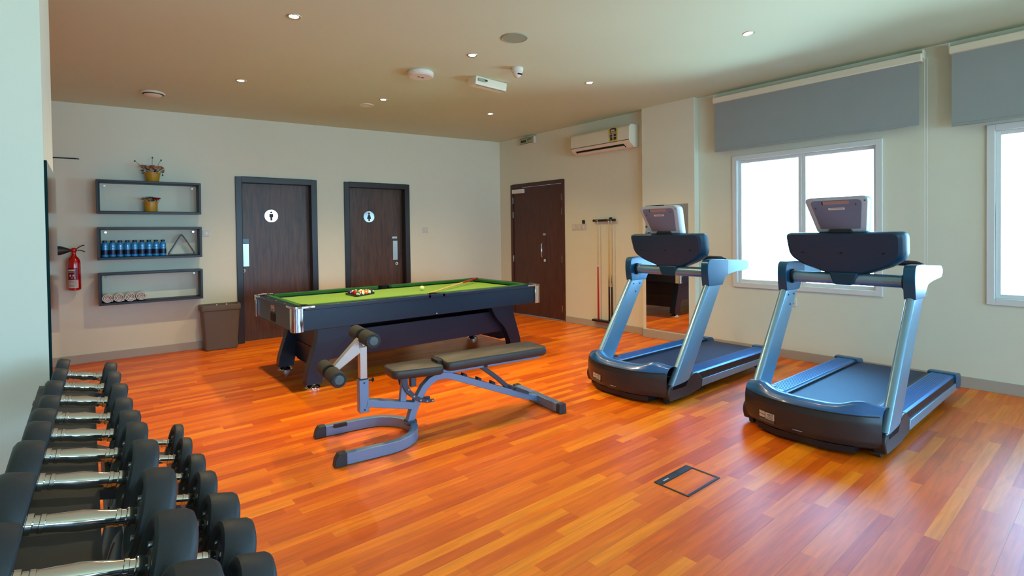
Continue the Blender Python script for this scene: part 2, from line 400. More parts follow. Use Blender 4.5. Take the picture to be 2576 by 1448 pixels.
# ------------------------------------------------------------------ windows and blinds
for i, (a, c) in enumerate(WIN):
    r = struct('window_%d' % (i+1), B0, BR); z0, z1 = .758, 2.306
    def ring(b, x0, x1, y0, y1, za, zb, t):
        b.box(x0, x0+t, y0, y1, za, zb).box(x1-t, x1, y0, y1, za, zb).box(x0+t, x1-t, y0, y1, za, za+t).box(x0+t, x1-t, y0, y1, zb-t, zb)
        return b
    ring(B(), a, c, -.016, .09, z0, z1, .055).build('window_frame', M['winframe'], r, bevel=.004)
    mid = (a+c)/2
    for k, (x0, x1, y) in enumerate(((a+.055, mid+.004, .03), (mid+.006, c-.05, .034))):
        s = ring(B(), x0, x1, y, y+.03, z0+.055, z1-.055, .035).build('window_sash', M['winframe'], r, bevel=.003)
        B().box(x0+.035, x1-.035, y+.012, y+.016, z0+.09, z1-.09).build('window_pane', M['glass'], s, flat=True)
    B().box(a+.05, c-.05, .09, .3, z0+.03, z0+.055).build('window_sill', M['winframe'], r)

for i, (a, c) in enumerate(FILL_WIN):  # frames and panes of the added fill windows
    r = struct('window_%d' % (i+5), (6.9, -5.4, 0), pi)
    f = ring(ring(B(), a, (a+c)/2+.03, 0, .1, .5, 2.35, .06), (a+c)/2-.03, c, 0, .1, .5, 2.35, .06).build('window_frame', M['winframe'], r, bevel=.004)
    for x0, x1 in ((a+.06, (a+c)/2-.03), ((a+c)/2+.03, c-.06)): B().box(x0, x1, .04, .044, .56, 2.29).build('window_pane', M['glass'], r, flat=True)

def blind(name, s0, s1, zb, zt, label):
    t = thing(name, label, 'roller blind', atB(s0, 0, zb), BR, 'grey roller blinds above the windows')
    w = s1-s0; h = zt-zb
    B().box(0, w, -.122, -.119, 0, h).build('blind_fabric', M['blind'], t, flat=True)
    B().box(0, w, -.126, -.115, -.004, .022).build('bottom_bar', M['blind'], t, bevel=.003)
    B().box(-.02, w+.02, -.135, -.03, h-.01, h+.062).build('blind_cassette', M['cream'], t, bevel=.008)
    B().box(-.03, -.015, -.1, 0, h+.02, h+.1).build('bracket', M['white'], t, bevel=.003)
    B().box(w+.015, w+.03, -.1, 0, h+.02, h+.1).build('bracket', M['white'], t, bevel=.003)
    if s0 < 6: B().tube([(w+.035, -.1, h+.03), (w+.035, -.1, -1.55), (w+.04, -.085, -1.57), (w+.05, -.07, -1.55), (w+.05, -.07, h+.03)], .0022, 6).build('pull_chain', M['white'], t)
    return t
blind('roller_blind', 4.2, 6.175, 2.37, 2.955, 'grey roller blind rolled half down above the window behind the treadmills')
blind('roller_blind', 6.405, 8.35, 2.32, 2.96, 'grey roller blind cut off by the right edge of the photo')

# ------------------------------------------------------------------ wall-mounted things: back wall
def shelf(z0, z1, label):
    t = thing('box_shelf', label, 'shelf', atA(.095, 0, z0), AR, 'black box shelves on the back wall')
    w, h, d, k = 1.02, z1-z0, .2, .026
    B().box(0, w, -d, -.001, 0, k).build('bottom_board', M['blackmetal'], t, bevel=.002)
    B().box(0, w, -d, -.001, h-k, h).build('top_board', M['blackmetal'], t, bevel=.002)
    for x in (0, w-k): B().box(x, x+k, -d, -.001, k, h-k).build('side_board', M['blackmetal'], t, bevel=.002)
    b = B()
    for y in (-d-.004,):
        b.box(-.004, w+.004, y, y+.02, -.004, .018).box(-.004, w+.004, y, y+.02, h-.018, h+.004).box(-.004, .018, y, y+.02, .018, h-.018).box(w-.018, w+.004, y, y+.02, .018, h-.018)
    b.build('front_frame', M['black'], t, bevel=.002)
    for x in (.07, w-.07): B().cyl((x, -.012, h-.055), (x, 0, h-.055), .011, seg=12).build('fixing_screw', M['chrome'], t)
    return t
shelf(1.718, 2.1, 'black box shelf with one flower pot in it and one on top')
shelf(1.187, 1.556, 'black box shelf holding blue water bottles and a black triangle')
shelf(.667, 1.031, 'black box shelf with rolled white towels at its left end')

def flowerpot(s, off, z, rt, rb, h, label, big):
    t = thing('flower_pot', label, 'potted plant', atA(s, off, z), AR, 'mustard flower pots on the top shelf')
    p = B().lathe([(.001, 0), (rb, 0), (rb+.002, .004), (rt, h-.016), (rt+.004, h-.014), (rt+.004, h), (rt-.006, h), (rt-.008, h-.02), (.001, h-.02)], 32).build('pot', M['pot'], t)
    B().lathe([(.001, h-.012), (rt-.01, h-.016)], 20).build('soil', M['soil'], t)
    rnd = random.Random(3 if big else 5)
    L = B()
    for i in range(90 if big else 60):
        a = rnd.uniform(0, 2*pi); rr = rnd.uniform(.1, 1.0)*rt*(1.1 if big else .95); zz = h+rnd.uniform(-.01, .05 if big else .035)*(1.3-rr/rt*.5)
        c = Vector((rr*cos(a)*(1.35 if big else 1.2), rr*sin(a)*.8-.01, zz)); d = Vector((cos(a+rnd.uniform(-.6, .6)), sin(a+rnd.uniform(-.6, .6)), rnd.uniform(-.2, .9))).normalized()
        u = d.cross(Vector((0, 0, 1))).normalized()*.014; ln = rnd.uniform(.028, .05)
        v = [L.bm.verts.new(q) for q in (c, c+d*ln*.5+u, c+d*ln, c+d*ln*.5-u)]; L.bm.faces.new(v)
    L.build('leaves', M['leaf'], t, flat=True)
    def bloom(x, y, zz, r, m, name='flower'):
        r *= 1.35; y -= .012
        b = B(); rn = random.Random(int(x*1e4)+7)
        for k in range(3):
            for j in range(6):
                a = 2*pi*j/6+k*.5; tl = .25+.42*k; rr = r*(1-.25*k)
                c = Vector((x, y, zz)); dr = Vector((cos(a)*cos(tl), sin(a)*cos(tl), sin(tl)))
                u = dr.cross(Vector((0, 0, 1))).normalized(); w = r*.42
                pts = [c, c+dr*rr*.6+u*w, c+dr*rr+u*w*.5+Vector((0, 0, .002)), c+dr*rr-u*w*.5+Vector((0, 0, .002)), c+dr*rr*.6-u*w]
                b.bm.faces.new([b.bm.verts.new(q) for q in pts])
        b.sph((x, y, zz+r*.15), r*.38, 8, 6)
        b.build(name, m, t, weld=False)
    if big:
        for x, y, zz, r, m in ((-.085, -.02, h+.06, .036, 'pink'), (-.05, -.05, h+.05, .032, 'pink'), (.03, -.06, h+.045, .036, 'peach'), (.07, -.03, h+.055, .036, 'peach'), (.0, .02, h+.07, .032, 'peach'), (-.02, -.07, h+.025, .025, 'pink'), (.09, .0, h+.05, .03, 'peach')): bloom(x, y, zz, r, M[m])
        for pts in (((-.08, -.02, h+.03), (-.13, -.03, h+.09), (-.17, -.03, h+.125)), ((0, 0, h+.05), (.0, -.01, h+.12), (.003, -.01, h+.18)), ((.04, 0, h+.05), (.07, -.01, h+.12), (.09, -.01, h+.155)), ((.08, -.03, h+.02), (.1, -.05, h), (.1, -.055, h-.03))):
            b = B().tube(pts, .0022, 6); b.sph(pts[-1], .008, 8, 6, 1.4); b.build('sprig', M['leaf'], t)
    else:
        for x, y, zz, r, m in ((-.06, -.03, h+.02, .034, 'paleflower'), (-.02, -.05, h+.02, .032, 'paleflower'), (.0, 0, h+.04, .03, 'paleflower'), (.03, .02, h+.035, .028, 'paleflower'), (.055, -.04, h+.025, .032, 'redflower'), (.075, -.01, h+.03, .026, 'redflower')): bloom(x, y, zz, r, M[m])
    return t
flowerpot(.628, .1, 2.101, .08, .062, .115, 'mustard pot of pink and peach flowers on top of the highest shelf', True)
flowerpot(.605, .1, 1.745, .07, .066, .12, 'mustard pot of beige and crimson flowers inside the highest shelf', False)

def bottle():
    t = thing('water_bottle', 'x', 'bottle', (0, 0, 0), AR, 'blue water bottles on the middle shelf')
    B().lathe([(.001, .004), (.026, 0), (.032, .004), (.034, .012), (.034, .018), (.0325, .022), (.0342, .028), (.0342, .085), (.0325, .09), (.0342, .096), (.0325, .104), (.0342, .112), (.033, .124), (.0338, .134), (.032, .15), (.027, .163), (.02, .17), (.0175, .174), (.001, .178)], 20).build('bottle_body', M['bottle'], t)
    B().lathe([(.0346, .03), (.0346, .083)], 20).build('bottle_label', M['bottle_label'], t)
    B().lathe([(.001, .194), (.0185, .194), (.0215, .19), (.0215, .172), (.001, .172)], 16).build('bottle_cap', M['bottle_cap'], t)
    return t
bt = bottle()
ords = ['leftmost bottle in the row, against the shelf side', 'second bottle from the left end of the row', 'third bottle from the left end of the row', 'fourth bottle from the left end of the row', 'middle one of the nine bottles in the row', 'fourth bottle from the right end of the row', 'third bottle from the right end of the row', 'second bottle from the triangle on the shelf', 'bottle at the right end of the row, next to the triangle']
for i in range(9):
    loc = atA(.158+.0695*i, .13, 1.213); lb = 'blue water bottle, '+ords[i]
    if i == 0: bt.location = loc; bt['label'] = lb
    else: dup(bt, loc, lb)

tri = poly_round([(-.157, 0), (.157, 0), (0, .275)], .035, 5)
tin = poly_round([(-.135, .0125), (.135, .0125), (0, .25)], .025, 5)
def tri_rack(name, label, cat, th):
    b = B(); n = len(tri)
    o0 = [b.bm.verts.new((x, 0, z)) for x, z in tri]; o1 = [b.bm.verts.new((x, th, z)) for x, z in tri]
    i0 = [b.bm.verts.new((x, 0, z)) for x, z in tin]; i1 = [b.bm.verts.new((x, th, z)) for x, z in tin]
    for i in range(n):
        j = (i+1) % n
        for q in ((o0[i], o0[j], i0[j], i0[i]), (o1[j], o1[i], i1[i], i1[j]), (o0[j], o0[i], o1[i], o1[j]), (i0[i], i0[j], i1[j], i1[i])): b.bm.faces.new(q)
    o = b.build(name, M['black'], bevel=.002); return tag(o, label, cat)
tr = tri_rack('ball_triangle', 'black triangle ball rack standing upright on the middle shelf beside the bottles', 'ball rack', .05)
tr.location = atA(.91, .13, 1.214); tr.rotation_euler = (0, 0, AR)

def towel(seed):
    t = thing('rolled_towel', 'x', 'towel', (0, 0, 0), AR, 'rolled white towels on the lowest shelf')
    rn = random.Random(seed); b = B(); n = 110; pts = []
    R = .056
    for i in range(n):
        f = i/(n-1); a = f*2*pi*3.6; r = .006+(R-.006)*f; pts.append((r*cos(a), r*sin(a)))
    # spiral sheet, thickened and pushed along its depth
    th = .0105; rings = []
    def off(i, s):
        x, z = pts[i]; l = hypot(x, z) or 1; return (x*(1-th*s/l*.5), z*(1-th*s/l*.5))
    for y in (-.1, -.094, .094, .1):
        sc = 1 if abs(y) < .097 else .55
        rings.append([Vector((pts[i][0]+0, y+rn.uniform(-.0015, .0015)*sc, pts[i][1])) for i in range(n)]+[Vector((off(i, 1.7*sc)[0], y, off(i, 1.7*sc)[1])) for i in range(n-1, -1, -1)])
    b.loft(rings, cap=False)
    for ring_i, y in ((0, -.1), (3, .1)):
        pass
    # close the ends strip by strip
    b.bm.verts.ensure_lookup_table(); k = 2*n
    for base in (0, 3*k):
        for i in range(n-1):
            v = b.bm.verts; q = [v[base+i], v[base+i+1], v[base+k-2-i], v[base+k-1-i]]
            try: b.bm.faces.new(q)
            except ValueError: pass
    b.xf(Matrix.Rotation(rn.uniform(-2.6, -2.0), 4, 'Y')); b.xf(Matrix.Scale(.92, 4, (0, 0, 1)))
    b.build('towel_roll', M['towel'], t, ang=50, weld=False)
    c = B().tube([(R*.98, -.09, -.012), (R*1.0, .09, -.012)], .006, 8).xf(Matrix.Rotation(rn.uniform(.3, .7), 4, 'Y')).build('towel_hem', M['towel'], t)
    return t
tl = ['rolled white towel at the left end of the lowest shelf', 'rolled white towel second from the left on the lowest shelf', 'rolled white towel third from the left on the lowest shelf', 'rolled white towel at the right end of the four, its flap hanging']
for i in range(4):
    t = towel(11+i); t.location = atA(.172+.105*i, .115, .746 if i < 3 else .75); t['label'] = tl[i]

# fire extinguisher
t = thing('fire_extinguisher', 'red fire extinguisher with black horn hanging on the back wall left of the shelves', 'fire extinguisher', atA(-.122, .09, .85), AR)
B().lathe([(.001, 0), (.045, 0), (.058, .01), (.06, .03), (.06, .3), (.056, .335), (.043, .365), (.026, .385), (.02, .4), (.02, .425), (.001, .425)], 28).build('cylinder', M['red'], t)
v = B().sph((0, 0, .45), .03, 16, 10, 1.1).build('valve', M['red'], t)
B().tube([(.012, 0, .455), (.04, 0, .48), (.075, 0, .503), (.095, 0, .505)], .005, 8).build('carry_lever', M['black'], v)
B().tube([(.015, 0, .45), (.05, 0, .452), (.08, 0, .442), (.1, 0, .43)], .005, 8).build('squeeze_lever', M['black'], v)
B().lathe([(.001, -.024), (.01, -.026), (.026, -.05), (.05, -.11), (.058, -.2), (.054, -.2), (.046, -.11), (.001, -.05)], 20, (0, 0, .452), 'x').build('discharge_horn', M['black'], t)
def wrap(name, r, a0, a1, z0, z1, m, par, n=12):
    return B().grid(lambda u, v: Vector((r*sin(radians(a0+(a1-a0)*u)), -r*cos(radians(a0+(a1-a0)*u)), z0+(z1-z0)*v)), n, 2).build(name, m, par)
lb = wrap('instruction_print', .0608, -62, 40, .125, .255, M['redband'], t)
wrap('white_heading', .0614, -55, 8, .225, .236, M['white'], lb)
wrap('white_heading', .0614, -55, 2, .208, .213, M['sticker'], lb)
wrap('symbol', .0614, -38, -22, .16, .18, M['sticker'], lb)
wrap('symbol', .0614, -12, 6, .16, .18, M['sticker'], lb)
wrap('symbol', .0614, 2, 12, .135, .15, M['sticker'], lb)
wrap('symbol', .0614, -20, -12, .135, .15, M['sticker'], lb)
st = wrap('service_label', .061, -52, 38, .03, .12, M['sticker'], t)
for k, z in enumerate((.105, .09, .076, .06, .047)): wrap('print_line', .0616, -44, 28-10*(k % 2), z, z+.004, M['bin'], st)
B().box(-.03, .03, .055, .09, .12, .2).build('wall_bracket', M['black'], t)

o = B().tube([(-.6, -.03, 0), (-.1, -.032, .004), (-.055, -.034, 0), (-.055, -.02, 0), (-.6, -.012, -.004)], .004, 8).build('wall_rod', M['blackmetal'])
for x in (-.59, -.3): pass
o.location = atA(0, 0, 2.34); o.rotation_euler = (0, 0, AR); tag(o, 'thin dark metal rod looped along the back wall, high left of the shelves', 'rod')

# switch plates
def plate(O, fn, R, s, z, w, h, label, cat='light switch', rocker=1, grp=None, name='light_switch'):
    t = thing(name, label, cat, fn(s, 0, z), R, grp)
    B().prism(rrect(w, h, .006, 3), 'y', -.009, 0).build('switch_plate', M['socket'], t, bevel=.002)
    for i in range(rocker):
        x = -w/2+w*(i+.5)/rocker
        B().box(x-.013, x+.013, -.013, -.008, -.018, .018).build('rocker', M['white'], t, bevel=.002)
    return t
plate(A0, atA, AR, 4.33, 1.5, .09, .09, 'square white light switch right of the second washroom door')
plate(A0, atA, AR, 1.19, 1.48, .075, .08, 'pale light switch half hidden behind the right end of the middle shelf')
plate(B0, atB, BR, 1.812, 1.51, .082, .09, 'left one of the three switches between exit door and cue rack', grp='switches beside the exit door')
plate(B0, atB, BR, 1.92, 1.51, .088, .09, 'middle one of the three switches between exit door and cue rack', grp='switches beside the exit door')
plate(B0, atB, BR, 2.015, 1.51, .082, .09, 'right one of the three switches, under the small black remote', grp='switches beside the exit door')
o = B().prism(rrect(.035, .055, .006, 3), 'y', -.03, 0).build('remote_control', M['black'], bevel=.003); o.location = atB(2.015, 0, 1.588); o.rotation_euler = (0, 0, BR)
tag(o, 'small black remote in a holder on the wall above the right switch', 'remote control')
t = thing('wall_socket', 'white double power socket on the window wall between the treadmills', 'socket', atB(5.0, 0, .632), BR)
B().prism(rrect(.148, .088, .006, 3), 'y', -.01, 0).build('socket_plate', M['white'], t, bevel=.002)
for x in (-.037, .037):
    s = B().box(x-.02, x+.02, -.0115, -.009, -.03, .012).build('socket_insert', M['socket'], t)
    b = B()
    for dx, dz in ((0, .004), (-.009, -.014), (.009, -.014)): b.box(x+dx-.003, x+dx+.003, -.0122, -.011, dz-.004, dz+.003)
    b.build('pin_holes', M['void'], s)
    B().box(x-.007, x+.007, -.014, -.009, .02, .034).build('switch', M['socket'], t, bevel=.001)

# air conditioner
t = thing('air_conditioner', 'long cream split air conditioner unit mounted high beside the pier', 'air conditioner', atB(1.96, 0, 2.6), BR)
prof = poly_round([(0, 0), (-.1, -.015), (-.2, .05), (-.225, .09), (-.215, .27), (-.17, .3), (0, .3)], [.005, .03, .02, .03, .03, .03, .005], 4)
B().prism(prof, 'x', 0, 1.07).build('casing', M['cream'], t, bevel=.004)
b = B(); b.box(.06, .98, -.2, -.075, .0, .012); b.xf(Matrix.Translation((0, 0, -.002)))
q = [(-.185, .041), (-.125, .002), (-.128, -.004), (-.1885, .035)]
B().prism(q, 'x', .07, .95).build('air_outlet', M['void'], t)
B().prism([(-.162, .018), (-.132, -.002), (-.135, -.009), (-.165, .011)], 'x', .08, .94).build('louvre', M['cream'], t)
B().prism([(-.228, .082), (-.224, .078), (-.223, .086)], 'x', 0, 1.07).build('panel_seam', M['ink'], t)
lab = B().prism(rrect(.15, .19, .02, 4, .8, .185), 'y', -.224, -.2215).build('energy_label', M['yellow'], t)
b = B(); b.prism(poly_round([(.745, .22), (.855, .22), (.855, .262), (.83, .275), (.77, .275), (.745, .262)], .01), 'y', -.2252, -.2238); b.build('label_dial', M['ink'], lab)
B().prism(poly_round([(.755, .228), (.83, .228), (.83, .25), (.77, .256)], .006), 'y', -.2258, -.2246).build('label_window', M['sticker'], lab)
b = B(); b.box(.745, .855, -.2256, -.2238, .11, .205); b.build('label_table', mat('label_purple_print', (52, 34, 48), .5), lab)
b = B(); b.box(.79, .81, -.2262, -.225, .115, .2); b.box(.748, .852, -.2262, -.225, .15, .158); b.box(.748, .852, -.2262, -.225, .188, .196); b.build('label_lines', M['sticker'], lab)
B().prism([(.71, .125), (.735, .112), (.755, .13), (.733, .15)], 'y', -.2256, -.2238).build('label_star', mat('bright_yellow_star', (240, 226, 120), .5), lab)

# exit sign
t = thing('exit_sign', 'small green-grey emergency sign on the wall above the double door', 'sign', atB(.63, 0, 2.935), BR)
B().box(0, .35, -.065, 0, 0, .115).build('sign_case', M['white'], t, bevel=.006)
fc = B().box(.008, .342, -.068, -.064, .008, .107).build('sign_face', M['green_sign'], t)
b = B(); b.box(.03, .16, -.0695, -.0675, .035, .075); b.prism([(.2, .05), (.22, .05), (.22, .07), (.29, .07), (.29, .085), (.2, .085)], 'y', -.0695, -.0675)
b.box(.008, .342, -.0695, -.0675, .1, .107).box(.008, .342, -.0695, -.0675, .008, .014)
b.build('sign_print', M['sign_dark'], fc)

# cue rack with three cues
t = thing('cue_rack', 'black wall cue rack with top clip bar and floor-level base', 'cue rack', atB(2.24, 0, 0), BR)
b = B().tube([(.0, -.04, 1.6), (.39, -.04, 1.6)], .017, 14); b.sph((0, -.04, 1.6), .02, 12, 8); b.sph((.39, -.04, 1.6), .02, 12, 8); b.box(.3, .33, -.05, -.02, 1.6, 1.64); b.build('clip_bar', M['black'], t)
for x in (.1, .3): B().cyl((x, -.04, 1.6), (x, 0, 1.6), .012).build('standoff', M['black'], t)
for x in (.08, .285, .335): B().tube([(x-.013, -.055, 1.6), (x-.012, -.07, 1.6), (x+.012, -.07, 1.6), (x+.013, -.055, 1.6)], .003, 6).build('cue_clip', M['white'], t)
B().box(-.02, .41, -.085, -.015, .1, .13).build('butt_shelf', M['black'], t, bevel=.004)
def cue(ln, butt, split, ring=True, label='', group=None):
    t = thing('pool_cue', label, 'pool cue', (0, 0, 0), 0, group)
    rb, rt = .0145, .0062; f = lambda z: rb+(rt-rb)*z/ln
    B().lathe([(.001, 0), (rb-.003, 0), (rb, .006), (f(split), split)], 16).build('butt', butt, t)
    B().lathe([(f(split), split), (f(ln-.03), ln-.03)], 16).build('shaft', M['ash'], t)
    B().lathe([(f(ln-.03), ln-.03), (rt, ln-.012)], 16).build('ferrule', M['white'], t)
    B().lathe([(rt, ln-.012), (rt*.9, ln-.004), (.001, ln)], 16).build('tip', M['cushion'], t)
    if ring: B().lathe([(f(split)+.0006, split-.006), (f(split)+.0012, split), (f(split)+.0006, split+.008)], 16).build('joint_ring', M['chrome'], t)
    return t
CG = 'cues standing in the wall rack'
c1 = cue(1.47, M['cue_red'], .79, True, 'red-butted cue standing at the left end of the wall rack', CG)
c1.location = atB(2.32, .05, .131)
def black_cue(lbl):
    t = cue(1.47, M['cue_black'], .5, False, lbl, CG)
    b = B()
    for k in range(4):
        a = k*pi/2+.4
        r0, r1 = .0125, .0109
        p = [Vector((r0*cos(a-.7), r0*sin(a-.7), .5)), Vector((r0*cos(a+.7), r0*sin(a+.7), .5)), Vector((r1*cos(a), r1*sin(a), .68))]
        n = Vector((cos(a), sin(a), 0))*.0012
        b.loft([[q*1 for q in p], [q+n for q in p]])
    b.build('splice_point', M['cue_black'], t, flat=True); return t
c2 = black_cue('black-butted cue, the left of the pair in the middle of the rack'); c2.location = atB(2.525, .05, .131)
c3 = dup(c2, atB(2.575, .05, .131), 'black-butted cue, the right of the pair in the middle of the rack')

# pier mirror and gym mirror
t = thing('wall_mirror', 'tall frameless mirror fixed on the pier behind the far treadmill', 'mirror', atB(3.2, .1, .125), BR)
B().box(0, .635, -.006, 0, 0, 1.65).build('mirror_glass', M['mirror'], t, flat=True)
for x in (.12, .515): B().cyl((x, -.009, 1.53), (x, -.006, 1.53), .01, seg=12).build('mirror_stud', M['chrome'], t)
t = thing('wall_mirror', 'mirror seen edge-on at far left, on the side of the near pier', 'mirror', (-.142, 3.06, .3), 0)
B().box(0, .01, 0, .815, 0, 1.475).build('mirror_glass', [M['mirror']], t, flat=True)
B().box(0, .0105, -.003, .0, 0, 1.475).build('mirror_edge', M['mirror_edge'], t, flat=True)

# ------------------------------------------------------------------ ceiling fixtures
def on_ceil(x, y, d=0): return (x, y, ceil_z(x)-d)
dl = thing('ceiling_downlight', 'x', 'downlight', (0, 0, 0), 0, 'recessed ceiling downlights')
B().lathe([(.03, -.001), (.034, -.004), (.044, -.006), (.048, -.003), (.049, .0)], 28).build('trim_ring', M['steel'], dl)
B().lathe([(.001, -.002), (.032, -.002)], 24).build('lamp', M['lamp'], dl)
DLS = [(1.18, 3.9, 'large-looking downlight at the top left, nearest the camera of the left pair'), (2.71, 3.87, 'downlight between the white access point and the round speaker'), (1.23, 5.82, 'leftmost downlight, above the shelves and first washroom door'), (2.75, 5.77, 'downlight above the middle of the pool table, beside a small flush disc'), (4.29, 5.72, 'farthest downlight, nearest the back corner'), (4.28, 3.9, 'downlight left of the air conditioner, in front of the exit door'), (4.28, 2.13, 'rightmost downlight, in front of the window blinds')]
for i, (x, y, lb) in enumerate(DLS):
    if i == 0: dl.location = on_ceil(x, y); dl['label'] = lb
    else: dup(dl, on_ceil(x, y), lb)
    la = bpy.data.lights.new('downlight_beam', 'SPOT'); la.energy = 60 if x < 3 else (50 if y > 3 else 14); la.color = (1, .79, .44); la.spot_size = radians(125); la.spot_blend = .9; la.shadow_soft_size = .04
    lo = bpy.data.objects.new('downlight_beam', la); COL.objects.link(lo); lo.location = on_ceil(x, y, .03)
o = B().lathe([(.001, -.006), (.098, -.006), (.1, -.008), (.108, -.007), (.112, 0)], 40).build('ceiling_speaker', M['grille']); o.location = on_ceil(2.748, 3.32)
tag(o, 'large flat round speaker grille flush in the ceiling', 'speaker')
t = thing('access_point', 'thick round white unit on the ceiling with small printed mark', 'access point', on_ceil(2.576, 4.566))
B().lathe([(.12, 0), (.128, -.012), (.126, -.04), (.11, -.052), (.001, -.054)], 40).build('housing', M['white'], t)
b = B(); b.box(-.035, -.012, -.008, .004, -.0562, -.0535).box(.005, .03, -.012, .004, -.0562, -.0535).build('printed_mark', M['ink'], t)
t = thing('smoke_detector', 'round smoke detector on the ceiling above the shelves', 'smoke detector', on_ceil(.578, 6.79))
B().lathe([(.105, 0), (.112, -.01), (.105, -.02), (.1, -.022)], 32).build('detector_base', M['cream'], t)
B().lathe([(.085, -.018), (.085, -.03), (.06, -.044), (.001, -.048)], 32).build('detector_dome', M['cream'], t)
B().lathe([(.1, -.0215), (.088, -.0225), (.088, -.029)], 32).build('vent_slot', M['ink'], t)
o = B().lathe([(.001, -.004), (.07, -.004), (.085, -.008), (.088, 0)], 32).build('ceiling_disc', M['cream']); o.location = on_ceil(2.70, 6.13); tag(o, 'small cream flush disc in the ceiling over the second washroom door', 'ceiling cover')
t = thing('dome_camera', 'small white dome camera on the ceiling right of the middle downlight', 'security camera', on_ceil(3.291, 3.94))
B().lathe([(.058, 0), (.06, -.012), (.055, -.04), (.045, -.048)], 28).build('camera_base', M['white'], t)
B().lathe([(.045, -.046), (.04, -.07), (.022, -.088), (.001, -.093)], 24).build('camera_dome', M['white'], t)
B().prism(rrect(.05, .012, .004, 3, 0, -.066), 'y', -.046, -.036).build('lens_slit', M['void'], t, flat=True)
t = thing('emergency_light', 'cream box emergency light on the ceiling above the pool table', 'emergency light', on_ceil(3.31, 4.45), radians(5))
B().prism(poly_round([(-.07, 0), (.07, 0), (.055, -.085), (-.055, -.085)], .012), 'x', -.215, .215).build('light_casing', M['cream'], t, bevel=.003)
B().box(-.19, -.09, -.074, -.06, -.05, -.02).build('test_panel', M['grille'], t); B().box(-.1, -.07, -.078, -.062, -.04, -.025).build('indicator', M['ink'], t)
B().box(-.2, .2, -.05, -.03, -.088, -.083).build('diffuser_slot', M['grille'], t)

# ------------------------------------------------------------------ waste bin
t = thing('waste_bin', 'tall taupe plastic waste bin against the back wall beside the first door', 'bin', (1.3, 7.575, 0), AR)
rings = []
for z, w, d, r in ((0, .35, .19, .025), (.01, .37, .205, .03), (.5, .43, .235, .03), (.505, .455, .255, .03), (.545, .46, .26, .03), (.57, .45, .25, .03), (.57, .425, .225, .03), (.54, .41, .21, .028), (.03, .35, .18, .02)):
    rings.append([Vector((x, y, z)) for x, y in rrect(w, d, r, 4)])
B().loft(rings).build('bin_body', M['bin'], t, ang=30)
for x in (-.05, .06): B().sph((x, 0-.12, .575), .008, 8, 6).build('rim_clip', M['white'], t)

# ------------------------------------------------------------------ floor box
t = thing('floor_box', 'square floor access hatch with dark metal frame set in the wood floor', 'floor box', (2.48, 1.58, 0), .012)
w, h = .325, .215
b = B(); b.box(0, w, 0, .012, .0, .003).box(0, w, h-.042, h, 0, .003).box(0, .008, .012, h-.042, 0, .003).box(w-.008, w, .012, h-.042, 0, .003); b.build('hatch_frame', M['floorbox'], t)
b = B(); b.box(0, w, h-.004, h+.002, 0, .0036).box(0, w, h-.046, h-.04, 0, .0036).box(-.003, .0, 0, h, 0, .0034).box(w, w+.003, 0, h, 0, .0034).box(0, w, -.003, 0, 0, .0034).box(.19, .2, h-.04, h-.004, 0, .0034); b.build('frame_edge', M['black'], t)
B().box(.05, .1, h-.03, h-.022, .003, .0036).build('printed_mark', M['sticker'], t)

# ------------------------------------------------------------------ pool table
TX0, TX1, TY0, TY1 = 1.375, 4.275, 4.735, 6.1
t = thing('pool_table', 'long pool table with green cloth, dark blue-black sides and chrome corners', 'pool table', ((TX0+TX1)/2, (TY0+TY1)/2, 0))
hx, hy = (TX1-TX0)/2, (TY1-TY0)/2
B().box(-hx+.14, hx-.14, -hy+.14, hy-.14, .70, .765).build('playing_bed', M['cloth'], t)
# apron / cabinet
b = B()
b.box(-hx+.012, hx-.012, -hy+.012, -hy+.04, .585, .775).box(-hx+.012, hx-.012, hy-.04, hy-.012, .585, .775).box(-hx+.012, -hx+.04, -hy+.04, hy-.04, .585, .775).box(hx-.04, hx-.012, -hy+.04, hy-.04, .585, .775)
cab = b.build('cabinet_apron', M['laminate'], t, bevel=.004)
B().box(-hx+.05, hx-.05, -hy+.05, hy-.05, .6, .7).build('cabinet_floor', M['black'], t)
PW = .065
def rail_y(y0, y1, x0, x1):
    return B().box(x0, x1, y0, y1, .765, .803)
for sy in (-1, 1):
    ya, yb = (-hy, -hy+.085) if sy < 0 else (hy-.085, hy)
    for xa, xb in ((-hx+.1, -.07), (.07, hx-.1)):
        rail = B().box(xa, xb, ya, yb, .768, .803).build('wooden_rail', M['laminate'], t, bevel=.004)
        cy0 = -hy+.085 if sy < 0 else hy-.085; cy1 = cy0-sy*.05
        px = [(xa+.03, cy0), (xb-.005, cy0), (xb-.02, cy1), (xa+.075, cy1)] if xa < 0 else [(xa+.005, cy0), (xb-.03, cy0), (xb-.075, cy1), (xa+.02, cy1)]
        B().prism(px, 'z', .775, .806).build('cushion', M['cushion'], t, bevel=.003)
        for k in range(1, 4):
            x = xa+(xb-xa)*k/4; B().lathe([(.001, .0015), (.005, .001), (.005, 0)], 8, (x, (ya+yb)/2, .803)).build('sight_dot', M['white'], rail)
for sx in (-1, 1):
    xa, xb = (-hx, -hx+.085) if sx < 0 else (hx-.085, hx)
    rail = B().box(xa, xb, -hy+.1, hy-.1, .768, .803).build('wooden_rail', M['laminate'], t, bevel=.004)
    c0 = -hx+.085 if sx < 0 else hx-.085; c1 = c0-sx*.05
    B().prism([(c0, -hy+.13), (c0, hy-.13), (c1, hy-.175), (c1, -hy+.175)], 'z', .775, .806).build('cushion', M['cushion'], t, bevel=.003)
    for k in range(1, 4):
        y = -hy+.1+(2*hy-.2)*k/4; B().lathe([(.001, .0015), (.005, .001), (.005, 0)], 8, ((xa+xb)/2, y, .803)).build('sight_dot', M['white'], rail)
